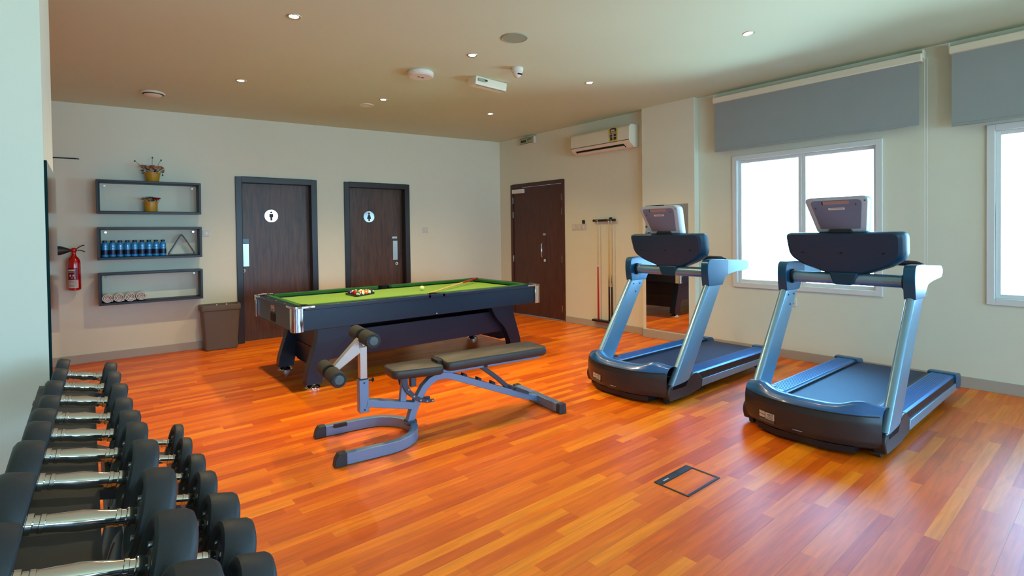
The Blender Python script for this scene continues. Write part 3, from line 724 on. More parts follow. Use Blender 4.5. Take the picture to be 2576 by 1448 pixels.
# pockets
def pocket(x, y, k=1):
    b = B().lathe([(.064*k, .806), (.06*k, .808), (.055*k, .8), (.055*k, .71), (.001, .705)], 24, (x, y, 0)); b.build('pocket', M['void'], t)
for sx in (-1, 1):
    for sy in (-1, 1): pocket(sx*(hx-.105), sy*(hy-.105))
for sy in (-1, 1):
    pocket(0, sy*(hy-.082), .88); B().box(-.1, .1, min(sy*hy, sy*(hy-.024)), max(sy*hy, sy*(hy-.024)), .77, .803).build('pocket_bridge', M['laminate'], t, bevel=.003)
# chrome corner castings
for sx in (-1, 1):
    for sy in (-1, 1):
        b = B()
        out = [(hx-.13, hy-.001), (hx-.05, hy-.001), (hx-.014, hy-.014), (hx-.001, hy-.05), (hx-.001, hy-.13)]
        prof = poly_round([(hx-.06, hy+.004), (hx-.012, hy+.002), (hx+.002, hy-.012), (hx+.004, hy-.06)], .012, 5)[3:-3]
        P3 = [(hx-.085, hy+.0035)]+[(hx-.03, hy+.0035), (hx-.012, hy-.002), (hx-.002, hy-.012), (hx+.0035, hy-.03)]+[(hx+.0035, hy-.085)]
        inn = [(hx-.085, hy-.012), (hx-.03, hy-.012), (hx-.02, hy-.016), (hx-.016, hy-.02), (hx-.012, hy-.03), (hx-.012, hy-.085)]
        ring = P3+inn[::-1]
        b.prism([(x*sx, y*sy) for x, y in ring], 'z', .58, .79)
        cs = b.build('chrome_corner', M['chrome'], t, bevel=.003)
        b = B(); top = [(hx-.19, hy+.005), (hx-.03, hy+.005), (hx-.008, hy-.004), (hx+.005, hy-.03), (hx+.005, hy-.19), (hx-.012, hy-.19), (hx-.02, hy-.04), (hx-.04, hy-.02), (hx-.19, hy-.012)]
        b.prism([(x*sx, y*sy) for x, y in top], 'z', .788, .808); b.build('chrome_lip', M['chrome'], cs, bevel=.003)
        b = B(); blk = [(hx-.15, hy-.01), (hx-.02, hy-.012), (hx-.01, hy-.03), (hx-.01, hy-.15), (hx-.085, hy-.15), (hx-.15, hy-.085)]
        b.prism([(x*sx, y*sy) for x, y in blk], 'z', .765, .8); b.build('pocket_surround', M['black'], t)
# ball return opening and plate at the left end
rt = B().prism(poly_round([(-.075, .6), (.075, .6), (.075, .69), (-.075, .69)], .02, 4), 'x', -hx+.006, -hx+.013).build('ball_return_surround', M['blackmetal'], t, bevel=.002)
B().prism(poly_round([(-.06, .61), (.06, .61), (.06, .68), (-.06, .68)], .016, 4), 'x', -hx+.003, -hx+.0075).build('ball_return_opening', M['void'], rt)
pl = B().box(-hx+.007, -hx+.0125, -.055, .055, .705, .76).build('maker_plate', M['sticker'], t)
B().box(-hx+.006, -hx+.0075, -.04, .04, .712, .722).build('plate_print', M['bin'], pl)
# legs: shaped panels
legp = poly_round([(-hx+.28, .59), (-hx+.27, .46), (-hx+.20, .25), (-hx+.165, .13), (-hx+.16, .05), (-hx+.31, .05), (-hx+.325, .13), (-hx+.40, .3), (-hx+.54, .43), (-hx+.62, .59)], [.005, .05, .2, .05, .01, .01, .05, .08, .1, .005], 4)
for sx in (-1, 1):
    for sy in (-1, 1):
        y0, y1 = sy*(hy-.19), sy*(hy-.29)
        lg = B().prism([(-sx*x, z) for x, z in legp], 'y', min(y0, y1), max(y0, y1)).build('leg', M['laminate'], t, bevel=.006)
        fx = sx*(hx-.235); fy = (y0+y1)/2
        B().lathe([(.001, .052), (.035, .052), (.04, .04), (.06, .03), (.074, .014), (.074, 0), (.001, 0)], 24, (fx, fy, 0)).build('leveller_foot', M['chrome'], lg)
    xx = sx*(hx-.33)
    B().prism([(-hy+.28, .59), (hy-.28, .59), (hy-.28, .15), (hy-.36, .13), (-hy+.36, .13), (-hy+.28, .15)], 'x', min(xx, xx-sx*.03), max(xx, xx-sx*.03)).build('end_panel', M['laminate'], t, bevel=.003)
for sy in (-1, 1):
    y0 = sy*(hy-.27); y1 = sy*(hy-.3)
    B().prism([(-hx+.5, .5), (hx-.36, .495), (hx-.28, .245), (-hx+.4, .24)], 'y', min(y0, y1), max(y0, y1)).build('side_stretcher', M['laminate'], t, bevel=.003)
B().box(-hx+.32, hx-.32, -hy+.35, hy-.35, .3, .33).build('lower_tray', M['black'], t)
B().box(hx-.56, hx-.40, -hy+.255, -hy+.27, .515, .525).build('bracket_strip', M['steel'], t)
B().lathe([(.001, -.003), (.006, -.002), (.006, 0)], 8, (0, -hy+.012, .6), 'y').build('apron_bolt', M['steel'], t)

# balls
BG = 'racked pool balls'
ballc = {'yellow': (236, 190, 40), 'blue': (20, 50, 140), 'red': (214, 20, 16), 'purple': (74, 30, 110), 'orange': (240, 110, 16), 'green': (10, 96, 50), 'maroon': (120, 16, 24), 'black': (12, 14, 16)}
mball = {k: mat('ball_'+k, v, .1, coat=.5) for k, v in ballc.items()}; mball['cream'] = mat('ball_cream', (236, 230, 200), .1, coat=.5)
BR_ = .0285; d = BR_*2
def ball(col, stripe, label, loc, rot, group=None):
    b = B(); n = 16
    for i in range(n):
        a0, a1 = pi*i/n, pi*(i+1)/n; zc = abs(cos((a0+a1)/2))
        b.mi = 1 if (stripe and zc > .5) else 0
        b.lathe([(BR_*sin(a0)+1e-5, -BR_*cos(a0)), (BR_*sin(a1)+1e-5, -BR_*cos(a1))], 24)
    b.mi = 1 if col != 'cue' else 0
    if col != 'cue':
        for s in (-1, 1): b.lathe([(.001, s*(BR_+.0002)), (.008, s*(BR_-.0009))], 12, ax='x')
    o = b.build('pool_ball', [mball[col], mball['cream']] if col != 'cue' else [M['ivory'], M['ivory']]); o.location = loc; o.rotation_euler = rot
    return tag(o, label, 'pool ball', group)
seq = [[('red', 0, 'solid red ball at the left near corner of the racked triangle'), ('green', 1, 'green striped ball at the left end, second from the near corner'), ('maroon', 0, 'solid maroon ball in the middle of the back row of the rack'), ('blue', 1, 'blue striped ball in the back row near the far cushion side'), ('purple', 0, 'solid purple ball at the far left corner of the rack')],
       [('red', 1, 'red striped ball on the near side of the rack next to the solid red'), ('yellow', 1, 'yellow striped ball in the second row of the rack'), ('green', 0, 'solid green ball in the second row of the rack'), ('maroon', 1, 'maroon striped ball on the far side of the rack')],
       [('orange', 0, 'solid orange ball on the near side, middle of the rack'), ('black', 0, 'black eight ball in the centre of the racked triangle'), ('purple', 1, 'purple striped ball on the far side of the rack centre')],
       [('orange', 1, 'orange striped ball near the right tip of the rack'), ('blue', 0, 'solid blue ball beside the tip ball on its far side')],
       [('yellow', 0, 'solid yellow ball forming the right-hand tip of the rack')]]
# real order seen from the camera: dark at both ends, reds and orange between
seq[0][0] = ('green', 1, 'green striped ball at the near left corner of the racked triangle'); seq[0][1] = ('red', 0, 'solid red ball in the left row, second from the near corner')
seq[4][0] = ('black', 0, 'black ball with a white spot at the right tip of the rack'); seq[2][1] = ('yellow', 0, 'solid yellow ball in the centre of the racked triangle')
rx, ry = 2.275, 5.575
for r, rw in enumerate(seq):
    for k, (c, s, lb) in enumerate(rw):
        rot = (random.uniform(0, 3), random.uniform(0, 3), random.uniform(0, 3))
        if c == 'black': rot = (.4, -.3, -1.2)
        if c == 'red' and s == 0: rot = (1.5, 1.5, .2)
        ball(c, s, lb, (rx+r*d*.87, ry+(k-(len(rw)-1)/2)*d, .765+BR_), rot, BG)
ball('cue', 0, 'cream cue ball alone on the green cloth near the cue tip', (3.07, 5.49, .765+BR_), (0, 0, 0))
tr2 = tri_rack('ball_triangle', 'low black triangle frame lying on the cloth around the racked balls', 'ball rack', .02)
tr2.scale = (1.02, 1, 1.06); tr2.rotation_euler = (pi/2, 0, pi/2); 
# local z (apex) must point to +x, local y (thickness) upwards
tr2.matrix_world = Matrix(((0, 0, 1.08, rx-BR_-.019), (1.06, 0, 0, ry), (0, 1, 0, .7655), (0, 0, 0, 1)))
cq = cue(1.47, M['cue_red'], .5, True, 'pool cue with red butt lying on the table, butt over the far corner', None)
tip = Vector((2.89, 5.06, .775)); butt = Vector((4.20, 5.90, .822)); dv = (tip-butt).normalized()
cq.rotation_mode = 'QUATERNION'; cq.rotation_quaternion = dv.to_track_quat('Z', 'Y'); cq.location = tip-dv*1.47

# ------------------------------------------------------------------ exercise bench (local: x along the bench, y across)
t = thing('weight_bench', 'adjustable weight bench with brown pads, foam rollers and grey steel frame', 'exercise bench', (1.21, 3.467, 0), radians(-6.5))
# U-shaped front base
pts = [(.045, -.275, .038)]
pts += [(.20, -.275, .038)]
for k in range(13):
    a = -pi/2+pi*k/12; pts.append((.32+.275*cos(a), .275*sin(a), .038))
pts += [(.20, .275, .038), (.045, .275, .038)]
B().bar(pts, .05, .072).build('u_base', M['bench'], t, bevel=.004)
for s in (-1, 1):
    B().prism(poly_round([(-.03, 0), (.05, 0), (.05, .08), (.0, .08), (-.02, .05)], .008), 'y', s*.275-.029, s*.275+.029).build('end_cap', M['rubber'], t, bevel=.004)
B().box(.1, .19, .22, .25, .06, .08).build('foot_grip', M['black'], t)
# main arch
ar = [(.57, .06), (.6, .15), (.64, .235), (.69, .31), (.74, .353), (.8, .374), (.87, .372), (.95, .343), (1.1, .28), (1.3, .197), (1.5, .115), (1.70, .045)]
B().bar([(x, 0, z) for x, z in ar], .05, .055, up=(0, 1, 0)).build('main_frame', M['bench'], t, bevel=.003)
B().box(.55, .62, -.035, .035, .06, .09).build('weld_plate', M['bench_dark'], t)
# rear stabiliser
rb = B().box(1.69, 1.75, -.31, .33, .005, .075).build('rear_stabiliser', M['bench'], t, bevel=.004)
for s in (-.33, .31): B().prism(poly_round([(1.685, 0), (1.76, 0), (1.755, .08), (1.69, .08)], .012), 'y', s, s+.045).build('end_cap', M['rubber'], rb, bevel=.004)
# link to leg developer
B().bar([(.26, 0, .275), (.6, 0, .195)], .05, .072, up=(0, 1, 0)).build('link_beam', M['bench'], t, bevel=.003)
B().box(.21, .275, -.033, .033, .215, .44).build('post_sleeve', M['bench'], t, bevel=.003)
kn = B().cyl((.275, 0, .425), (.31, 0, .425), .008).build('knob_pin', M['black'], t)
B().lathe([(.001, .0), (.012, 0), (.016, .006), (.012, .014), (.001, .016)], 16, (.305, 0, .425), 'x').build('locking_knob', M['black'], kn)
for z in (.42, .235): B().cyl((.243, -.036, z), (.243, -.033, z), .006, seg=10).build('bolt', M['black'], t)
B().box(.218, .268, -.026, .026, .44, .665).build('leg_post', M['benchpost'], t, bevel=.003)
B().box(.214, .272, -.03, .03, .436, .448).build('collar', M['black'], t)
B().bar([(.245, 0, .668), (.235, 0, .69), (.06, 0, .545)], .045, .05, up=(0, 1, 0)).build('roller_arm', M['benchpost'], t, bevel=.003)
def roller(x, z):
    B().cyl((x, -.218, z), (x, .205, z), .012).build('roller_axle', M['steel'], t)
    for a, c in ((-.215, -.03), (.03, .2)):
        f = B().lathe([(.02, a), (.044, a), (.05, a+.008), (.05, c-.008), (.044, c), (.02, c)], 28, (x, 0, z), 'y').build('foam_roller', M['foam'], t)
        if a < 0:
            b = B()
            for k in range(16):
                q = 2*pi*k/16; b.box(-.003, .003, a-.002, a+.004, .032, .046, Matrix.Translation((x, 0, z)) @ Matrix.Rotation(q, 4, 'Y'))
            b.build('end_notches', M['black'], f)
            B().lathe([(.001, a-.01), (.026, a-.009), (.032, a-.001), (.032, a+.004)], 24, (x, 0, z), 'y').build('end_cap', M['capgrey'], f)
roller(.255, .735); roller(.03, .515)
# seat post, adjusting plates, brackets
B().bar([(.52, 0, .2), (.545, 0, .41)], .045, .04, up=(0, 1, 0)).build('seat_post', M['bench'], t, bevel=.003)
B().bar([(.605, 0, .33), (.605, 0, .415)], .04, .04, up=(0, 1, 0)).build('seat_bracket', M['bench_dark'], t, bevel=.002)
for y in (-.04, .034):
    q = [(.505, .41), (.515, .35), (.545, .295), (.59, .25), (.64, .215), (.7, .2), (.75, .197), (.757, .21), (.75, .222), (.7, .225), (.655, .242), (.61, .275), (.575, .315), (.555, .36), (.55, .41)]
    qb = B().prism(q, 'y', y, y+.006).build('adjusting_plate', M['bench_dark'], t, bevel=.002)
    if y < 0:
        for x, z in ((.56, .32), (.6, .265), (.65, .228), (.7, .212), (.742, .21)): B().cyl((x, y-.003, z), (x, y, z), .006, seg=10).build('plate_hole', M['sticker'], qb)
B().bar([(.79, 0, .405), (1.72, 0, .405)], .05, .045, up=(0, 0, 1)).build('backrest_frame', M['bench'], t, bevel=.003)
B().cyl((.8, -.05, .41), (.8, .05, .41), .018).build('pivot_bolt', M['black'], t)
B().bar([(1.17, 0, .39), (1.30, 0, .29), (1.40, 0, .2), (1.56, 0, .125)], .035, .035, up=(0, 1, 0)).build('support_strut', M['bench_dark'], t, bevel=.003)
B().cyl((1.2, -.04, .395), (1.2, .04, .395), .012).build('strut_bolt', M['black'], t)
for x, z in ((1.02, .33), (1.145, .28), (1.27, .23), (1.42, .17)): B().prism([(x-.02, z-.02), (x+.015, z-.03), (x+.02, z+.02), (x-.012, z+.035)], 'y', -.02, .02).build('notch_block', M['black'], t)
B().prism([(1.45, .16), (1.6, .1), (1.6, .125), (1.5, .17)], 'y', -.035, .035).build('strut_seat', M['bench_dark'], t)
def pad(name, x0, x1, z0, z1, w0, w1, th, tilt=0):
    rg = []; pro = [(0, .93), (.012, .99), (.03, 1), (th-.02, 1), (th-.006, .985), (th, .95)]
    for h, k in pro:
        L = (x1-x0); c = (x0+x1)/2; pts = poly_round([(-L/2*k if 1 else 0, -w0*k), (L/2*k, -w1*k), (L/2*k, w1*k), (-L/2*k, w0*k)], .045, 5)
        kk = 1-(1-k)*.25
        pts = poly_round([(-L/2+(1-k)*.16, -w0+(1-k)*.16), (L/2-(1-k)*.16, -w1+(1-k)*.16), (L/2-(1-k)*.16, w1-(1-k)*.16), (-L/2+(1-k)*.16, w0-(1-k)*.16)], .045, 5)
        rg.append([Vector((c+x, y, z0+(z1-z0)*((x+L/2)/L)+h)) for x, y in pts])
    return B().loft(rg).build(name, M['vinyl'], t, ang=50)
pad('seat_pad', .42, .80, .425, .415, .115, .145, .065)
pad('backrest_pad', .815, 1.72, .43, .43, .145, .145, .07)
B().box(.78, .83, -.06, .06, .43, .5).build('pad_gap_bracket', M['black'], t)

# ------------------------------------------------------------------ treadmills (local: x from the front hood back, y across)
def fx(y): return .15*(abs(y)/.43)**2.4
t = thing('treadmill', 'x', 'treadmill', (3.62, 1.49, 0), 0, 'treadmills facing into the room')
B().box(.3, 1.95, -.38, .38, .07, .165).build('base_frame', M['black'], t)
HY = .432
def hood(u, v):
    y = -HY+2*HY*u; x0 = fx(y); e = (abs(y)/HY)
    lump = .04*math.exp(-((abs(y)-.33)/.07)**2)
    prof = [(x0+.20, .055), (x0+.06, .05), (x0+.02, .065), (x0+.002, .1), (x0, .16), (x0+.002, .22), (x0+.012, .262)]
    i = v*(len(prof)-1); k = min(int(i), len(prof)-2); f = i-k
    a, c = prof[k], prof[k+1]; return Vector((a[0]+(c[0]-a[0])*f, y, a[1]+(c[1]-a[1])*f))
b = B().grid(hood, 41, 25)
def hood_side(y):
    x0 = fx(y); return [Vector((x0+.0, y, .16)), Vector((x0+.3, y, .16))]
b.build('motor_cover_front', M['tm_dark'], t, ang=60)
def hoodtop(u, v):
    y = -HY+2*HY*u; x0 = fx(y); lump = .035*math.exp(-((abs(y)-.31)/.08)**2)
    xe = .34+.12*(abs(y)/HY)**2
    prof = [(x0+.012, .262, 0), (x0+.02, .275, .2), (x0+.045, .293, .8), (x0+.08, .302, 1), (x0+.12, .298, 1), (x0+.17, .278, .9), (.5*(x0+.17)+.5*xe, .232, .5), (xe, .188, .1), (xe+.005, .17, 0)]
    i = v*(len(prof)-1); k = min(int(i), len(prof)-2); f = i-k
    a, c = prof[k], prof[k+1]; q = [a[j]+(c[j]-a[j])*f for j in range(3)]
    return Vector((q[0], y, q[1]+lump*q[2]))
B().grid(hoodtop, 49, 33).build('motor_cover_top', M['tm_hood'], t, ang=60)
B().tube([(fx(y)-.001+.01, y, .262) for y in [-.42+.021*i for i in range(41)]], .0035, 6).build('cover_seam', M['black'], t)
B().prism([(.08, -.30), (.3, -.30), (.3, .30), (.08, .30), (.03, .15), (.03, -.15)], 'z', .02, .06).build('underside_pan', M['black'], t)
# information stickers on the front
def patch(name, y0, y1, z0, z1, m, par, off=.003):
    return B().grid(lambda u, v: Vector((fx(y0+(y1-y0)*u)-off, y0+(y1-y0)*u, z0+(z1-z0)*v)), 8, 2).build(name, m, par)
sk = patch('information_sticker', .155, .225, .115, .16, M['sticker'], t); patch('information_sticker', .23, .275, .118, .137, M['sticker'], t); patch('information_sticker', .23, .275, .141, .16, M['sticker'], t)
patch('information_sticker', .155, .275, .092, .112, mat('grey_sticker_strip', (92, 84, 76), .6), t)
for k, z in enumerate((.123, .133, .143, .151)): patch('print_line', .163, .215-.01*(k % 2), z, z+.003, M['ink'], sk, .004)
patch('front_badge', -.03, .03, .098, .104, M['alu_dull'], t)
# side fairings
for s in (-1, 1):
    yo, yi = s*.452, s*.375
    B().prism(poly_round([(.17, .03), (.145, .1), (.17, .155), (.42, .17), (.5, .212), (.58, .21), (.66, .14), (.64, .06), (.45, .03)], [.02, .03, .02, .04, .04, .04, .01, .02, .02], 4), 'y', min(yo, yi), max(yo, yi)).build('side_fairing', M['tm_dark'], t, bevel=.01, seg=3)
    y1 = s*.444
    B().box(.6, 1.99, min(y1, yi), max(y1, yi), .13, .192).build('side_panel', M['black'], t)
    B().prism([(.645, .07), (1.97, .085), (1.99, .14), (.66, .135)], 'y', min(s*.437, s*.453), max(s*.437, s*.453)).build('silver_side_strip', M['alu'], t, bevel=.003)
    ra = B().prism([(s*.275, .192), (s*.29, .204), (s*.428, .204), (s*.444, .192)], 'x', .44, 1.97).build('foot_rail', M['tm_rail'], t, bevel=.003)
    b = B()
    for k in range(8):
        yy = s*(.305+.015*k); b.box(.5, 1.9, yy-.003, yy+.003, .203, .2065)
    b.build('rail_ribs', M['tm_rail'], ra)
    B().box(.42, 1.95, min(s*.262, s*.28), max(s*.262, s*.28), .165, .196).build('belt_guard', M['black'], t)
    rc = [(1.93, .1), (1.93, .212), (2.0, .214), (2.07, .2), (2.1, .16), (2.095, .09), (2.04, .07)]
    B().prism(poly_round(rc, [.005, .005, .03, .03, .03, .03, .03], 3), 'y', min(s*.262, s*.455), max(s*.262, s*.455)).build('rear_end_cap', M['tm_rail'] if 0 else M['knuckle'], t, bevel=.012, seg=3)
    # upright of leaning aluminium tube
    def sec(cx, z, w, d): return [Vector((cx+x, s*.423+y, z)) for x, y in rrect(w, d, .024, 5)]
    up = B().loft([sec(.30, .12, .25, .058), sec(.34, .17, .25, .058), sec(.88, .945, .235, .056)]).build('upright', M['alu'], t, ang=40)
    for x, z in ((.80, .90), (.9, .9), (.83, .82)): B().cyl((x, s*.394, z), (x, s*.391, z), .007, seg=10).build('screw', M['ink'], up)
    kp = poly_round([(.765, .935), (.742, 1.06), (.755, 1.172), (.95, 1.172), (1.10, 1.158), (1.10, 1.03), (1.04, 1.0), (.995, .935)], [.005, .06, .11, .05, .005, .02, .06, .005], 5)
    B().prism(kp, 'y', min(s*.388, s*.458), max(s*.388, s*.458)).build('upright_knuckle', M['knuckle'], t, bevel=.022, seg=4)
    hp = poly_round([(1.09, 1.16), (1.45, 1.14), (1.5, 1.1), (1.46, 1.05), (1.2, 1.035), (1.09, 1.02)], [.005, .03, .03, .03, .04, .005], 4)
    B().prism(hp, 'y', min(s*.39, s*.456), max(s*.39, s*.456)).build('handrail', M['handrail'], t, bevel=.022, seg=4)
    B().cyl((.86, s*.39, 1.05), (.86, s*.365, 1.05), .058, seg=24).build('crossbar_socket', M['black'], t)
    B().tube([(1.12, s*.41, 1.15), (1.13, s*.37, 1.165), (1.10, s*.25, 1.17), (1.02, s*.12, 1.16), (.95, s*.06, 1.14)], .021, 12).build('inner_grip_bar', M['black'], t)
    w_ = B().lathe([(.01, -.012), (.035, -.012), (.04, -.006), (.04, .006), (.035, .012), (.01, .012)], 20, (1.8, s*.39, .04), 'y').build('transport_wheel', M['rubber'], t)
    B().lathe([(.001, -.014), (.012, -.014), (.012, .014), (.001, .014)], 12, (1.8, s*.39, .04), 'y').build('wheel_hub', M['steel'], w_)
    B().box(1.76, 1.83, s*.36-.01, s*.36+.01, .03, .08).build('wheel_bracket', M['black'], t)
    B().box(.22, .8, s*.36-.03, s*.36+.03, .012, .07).build('lift_frame', M['black'], t, bevel=.004)
    f = B().lathe([(.01, -.016), (.022, -.016), (.024, 0), (.022, .016), (.01, .016)], 16, (.2, s*.40, .024), 'y').build('front_foot', M['rubber'], t)
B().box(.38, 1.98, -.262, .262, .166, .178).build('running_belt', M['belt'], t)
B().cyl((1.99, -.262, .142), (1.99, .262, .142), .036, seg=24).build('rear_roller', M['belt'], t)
B().cyl((.86, -.385, 1.05), (.86, .385, 1.05), .045, seg=24).build('crossbar', M['alu'], t)
# console
def oc(k, dx, dz=0):
    P = poly_round([(-.405, 1.405), (.405, 1.405), (.395, 1.22), (.30, 1.15), (.1, 1.075), (-.1, 1.075), (-.30, 1.15), (-.395, 1.22)], [.045, .045, .05, .04, .05, .05, .04, .05], 5)
    cz = 1.25; out = []
    for y, z in P:
        yy, zz = y*k, cz+(z-cz)*k+dz
        out.append(Vector((.83+dx-(zz-1.25)*.30, yy, zz)))
    return out
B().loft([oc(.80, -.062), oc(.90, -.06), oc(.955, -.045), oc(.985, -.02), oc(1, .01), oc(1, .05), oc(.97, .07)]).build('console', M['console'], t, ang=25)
for y in (-.27, 0, .27): B().cyl((.767, y, 1.255), (.774, y, 1.255), .012, seg=14).build('console_screw_hole', M['void'], t)
B().prism([(-.1, 1.10), (.1, 1.10), (.07, 1.02), (.055, 1.005), (-.055, 1.005), (-.07, 1.02)], 'x', .80, .9).build('console_bracket', M['console'], t, bevel=.01)
# screen above the console
def osn(kx, kz, dx):
    P = poly_round([(-.215, .26), (.215, .26), (.165, 0), (-.165, 0)], [.045, .045, .01, .01], 5); out = []
    for y, z in P:
        zz = .13+(z-.13)*kz; out.append(Vector((.80+dx-zz*.50, y*kx, 1.405+zz)))
    return out
sh = B().loft([osn(.93, .93, -.03), osn(.985, .985, -.026), osn(1, 1, -.01), osn(1, 1, .06), osn(.97, .97, .072)]).build('screen_housing', M['screenframe'], t, ang=30)
sb = B().loft([osn(.80, .80, -.033), osn(.82, .82, -.0285)]).build('screen_back_panel', M['screenback'], t)
def onback(y, z, o=-.0335): return Vector((.80+o-z*.50, y, 1.405+z))
def bq(name, y0, y1, z0, z1, m, par, o=-.0345):
    b = B(); b.bm.faces.new([b.bm.verts.new(onback(y, z, o)) for y, z in ((y0, z0), (y1, z0), (y1, z1), (y0, z1))]); return b.build(name, m, par, flat=True)
bq('vent_slot', -.09, .085, .205, .228, mat('pinkish_slot_cover', (172, 140, 132), .5), sb); bq('slot_gap', .085, .092, .203, .228, M['void'], sb)
lb = bq('white_label', -.055, .055, .165, .18, M['white'], sb); bq('print_line', -.045, .04, .171, .175, M['screenback'], lb, -.0352)
for y, z in ((-.13, .2), (.14, .18), (-.19, .225)): B().cyl(onback(y, z, -.031), onback(y, z, -.036 if abs(y) < .18 else -.033), .005, seg=10).build('screw', M['ink'], sb)
B().prism([(-.085, 1.4), (.085, 1.4), (.07, 1.428), (-.07, 1.428)], 'x', .745, .775).build('screen_hinge', M['black'], t, bevel=.004)
t['label'] = 'near treadmill standing in front of the window, at the right of the photo'
t2 = dup(t, (3.5, 2.95, 0), 'far treadmill standing in front of the pier mirror, left of the other one')
o = B().tube([(3.62, 3.12, .1), (3.6, 3.1, .03), (3.585, 3.12, .006), (3.6, 3.17, .006), (3.66, 3.2, .006), (3.75, 3.16, .006)], .005, 8).build('power_cable', M['black'])
tag(o, 'short loop of black cable on the floor under the far treadmill front', 'cable')

# ------------------------------------------------------------------ dumbbell rack and dumbbells
TILT = radians(14); RYA, RYB = .62, 2.93
t = thing('dumbbell_rack', 'two-tier dark steel dumbbell rack running along the left edge', 'dumbbell rack', (0, 0, 0))
def tier(name, cx, cz, y0, y1):
    m_ = Matrix.Translation((cx, 0, cz)) @ Matrix.Rotation(TILT, 4, 'Y')
    B().box(-.15, .035, y0, y1, -.014, -.006, m_).box(-.15, -.14, y0, y1, -.05, -.014, m_).build(name, M['rackgrey'], t)
    B().box(.085, .135, y0, y1, -.04, -.006, m_).build('tier_rail', M['black'], t)
    for k in range(3):
        yy = y0+.02+(y1-y0-.08)*k/2; B().box(-.14, .13, yy, yy+.04, -.04, -.016, m_).build('cross_bearer', M['black'], t)
tier('upper_tray', -.022, .79, RYA, RYB); tier('lower_tray', .182, .467, RYA, RYB)
for y in (RYA+.05, RYB-.12):
    b = B(); b.bar([(-.16, y+.03, .78), (-.13, y+.03, .45), (-.1, y+.03, .03)], .05, .06, up=(0, 1, 0)); b.build('rack_post', M['black'], t, bevel=.004)
    B().bar([(-.14, y+.03, .6), (.2, y+.03, .42)], .05, .05, up=(0, 1, 0)).build('rack_strut', M['black'], t, bevel=.003)
    B().box(-.17, .42, y, y+.06, 0, .04).build('rack_foot', M['black'], t, bevel=.004)
    B().bar([(.33, y+.03, .38), (.28, y+.03, .04)], .05, .05, up=(0, 1, 0)).build('rack_post', M['black'], t, bevel=.003)

def dumbbell(r, th, hl, label, group, loc):
    t = thing('dumbbell', label, 'dumbbell', loc, 0, group); t.rotation_euler = (0, TILT, 0)
    c = min(.016, th*.25)
    for s in (-1, 1):
        a, e = hl, hl+th
        pr = [(.017, a+.006), (r*.30, a+.006), (r*.34, a+.012), (r*.62, a+.012), (r*.74, a+.002), (r*.84, a), (r-c*.6, a), (r-c*.2, a+c*.25), (r, a+c), (r, e-c), (r-c*.3, e-c*.35), (r-c, e), (r*.7, e), (r*.66, e-.004), (.001, e-.004)]
        h = B().lathe([(q, s*x) for q, x in pr], 40, ax='x').build('weight_head', M['rubber'], t, ang=40)
        B().lathe([(.001, s*(e-.0045)), (r*.3, s*(e-.0035)), (r*.32, s*(e-.005))], 24, ax='x').build('end_disc', M['blackmetal'], h)
        for k in range(3):
            q = 2*pi*k/3+.5; B().lathe([(.001, s*(a+.006)), (.006, s*(a+.006)), (.0065, s*(a+.013))], 10, (0, r*.47*cos(q), r*.47*sin(q)), 'x').build('head_bolt', M['steel'], h)
    L = hl; pr = [(.0165, -L-.008), (.0165, -L+.002), (.019, -L+.003), (.019, -L+.012), (.0155, -L+.014), (.0155, -L+.018), (.0155, -L+.022), (.0172, -L+.023), (.0172, -L+.03), (.0158, -L+.031), (.0165, -L+.045), (.0195, 0)]
    pr = pr+[(q, -x) for q, x in pr[::-1][1:]]
    B().lathe(pr, 24, ax='x').build('handle', M['chrome'], t, ang=30)
    sd = B()
    for s in (-1, 1):
        pass
    return t
# upper tier, far to near
UP = [(2.86, .064, .042, .060), (2.63, .066, .044, .062), (2.40, .067, .05, .068), (2.17, .068, .05, .070), (1.965, .073, .055, .073), (1.745, .084, .05, .077), (1.555, .088, .055, .08), (1.325, .092, .06, .085), (1.12, .088, .068, .088), (.91, .09, .072, .09), (.71, .098, .075, .09)]
UL = ['smallest dumbbell at the far end of the upper tier', 'small dumbbell second from the far end of the upper tier', 'small dumbbell third from the far end of the upper tier', 'dumbbell fourth from the far end of the upper tier', 'dumbbell fifth from the far end of the upper tier', 'dumbbell sixth from the far end, first with tall round heads, upper tier', 'large dumbbell seventh from the far end of the upper tier', 'large dumbbell with bright handle, eighth from the far end, upper tier', 'large dumbbell at the bottom edge of the photo, upper tier', 'large dumbbell next to the nearest end of the upper tier', 'large dumbbell at the very near end of the upper tier']
for (y, r, th, hl), lb in zip(UP, UL):
    dumbbell(r, th, hl, lb, 'dumbbells on the upper tier', (-.022-.0*r, y, .79+(r-.006)/cos(TILT)))
LO = [(2.74, .08, .036, .084), (2.52, .083, .04, .083), (2.30, .084, .055, .083), (2.085, .088, .06, .08), (1.865, .09, .09, .076), (1.655, .092, .09, .074), (1.44, .092, .09, .072), (1.22, .095, .11, .084), (1.0, .095, .11, .084), (.79, .095, .11, .084)]
LL = ['thin-headed dumbbell at the far end of the lower tier', 'thin-headed dumbbell second from the far end of the lower tier', 'dumbbell third from the far end of the lower tier', 'dumbbell fourth from the far end of the lower tier', 'first wide-headed dumbbell of the lower tier, fifth from its far end', 'wide-headed dumbbell catching blue light, sixth on the lower tier', 'wide-headed dumbbell at the bottom edge of the photo, lower tier', 'wide-headed dumbbell eighth from the far end of the lower tier', 'wide-headed dumbbell next to the near end of the lower tier', 'wide-headed dumbbell at the very near end of the lower tier']
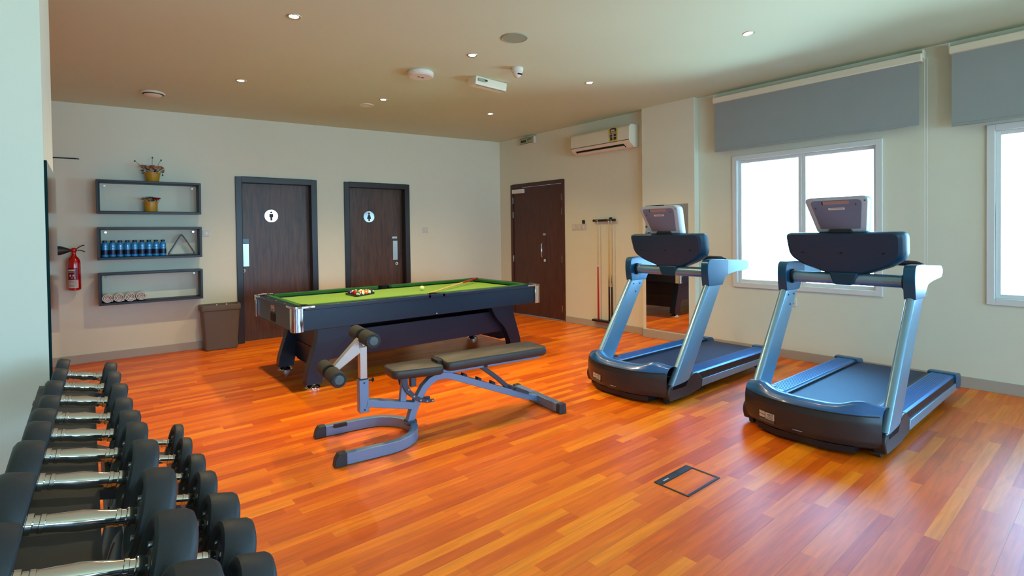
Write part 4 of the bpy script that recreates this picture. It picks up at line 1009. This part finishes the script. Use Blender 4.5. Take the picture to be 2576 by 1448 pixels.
for (y, r, th, hl), lb in zip(LO, LL):
    dumbbell(r, th, hl, lb, 'dumbbells on the lower tier', (.182, y, .467+(r-.006)/cos(TILT)))

# ------------------------------------------------------------------ light
wd = bpy.data.worlds.new('world'); SC.world = wd; wd.use_nodes = True; nt = wd.node_tree; nt.nodes.clear()
N = nt.nodes.new; L = nt.links.new
tc = N('ShaderNodeTexCoord'); sp = N('ShaderNodeSeparateXYZ'); L(tc.outputs['Generated'], sp.inputs[0])
mr = N('ShaderNodeMapRange'); mr.inputs['From Min'].default_value = -.25; mr.inputs['From Max'].default_value = .35; L(sp.outputs['Z'], mr.inputs[0])
rp = N('ShaderNodeValToRGB'); L(mr.outputs[0], rp.inputs[0]); e = rp.color_ramp.elements
e[0].color = (.55, .85, .95, 1); e[1].color = (.18, .55, 1, 1); q = e.new(.45); q.color = (.42, .77, 1.08, 1)
bg = N('ShaderNodeBackground'); bg.inputs['Strength'].default_value = 9.5; L(rp.outputs[0], bg.inputs['Color'])
ou = N('ShaderNodeOutputWorld'); L(bg.outputs[0], ou.inputs[0])
for i, (a, c) in enumerate(WIN):
    la = bpy.data.lights.new('window_daylight', 'AREA'); la.shape = 'RECTANGLE'; la.size = c-a-.1; la.size_y = 1.45; la.cycles.is_portal = True
    lo = bpy.data.objects.new('window_daylight', la); COL.objects.link(lo); lo.location = atB((a+c)/2, -.2, 1.53)
    lo.rotation_euler = (pi/2, 0, BR+pi)
for i, (a, c) in enumerate(FILL_WIN):  # portals of the added fill windows
    la = bpy.data.lights.new('window_daylight', 'AREA'); la.shape = 'RECTANGLE'; la.size = c-a; la.size_y = 1.85; la.cycles.is_portal = True
    lo = bpy.data.objects.new('window_daylight', la); COL.objects.link(lo); lo.location = (6.9-(a+c)/2, -5.55, 1.425); lo.rotation_euler = (pi/2, 0, 0)
SC.view_settings.view_transform = 'Standard'; SC.view_settings.look = 'None'; SC.view_settings.exposure = 1.02; SC.view_settings.gamma = 1; SC.view_settings.use_curve_mapping = False
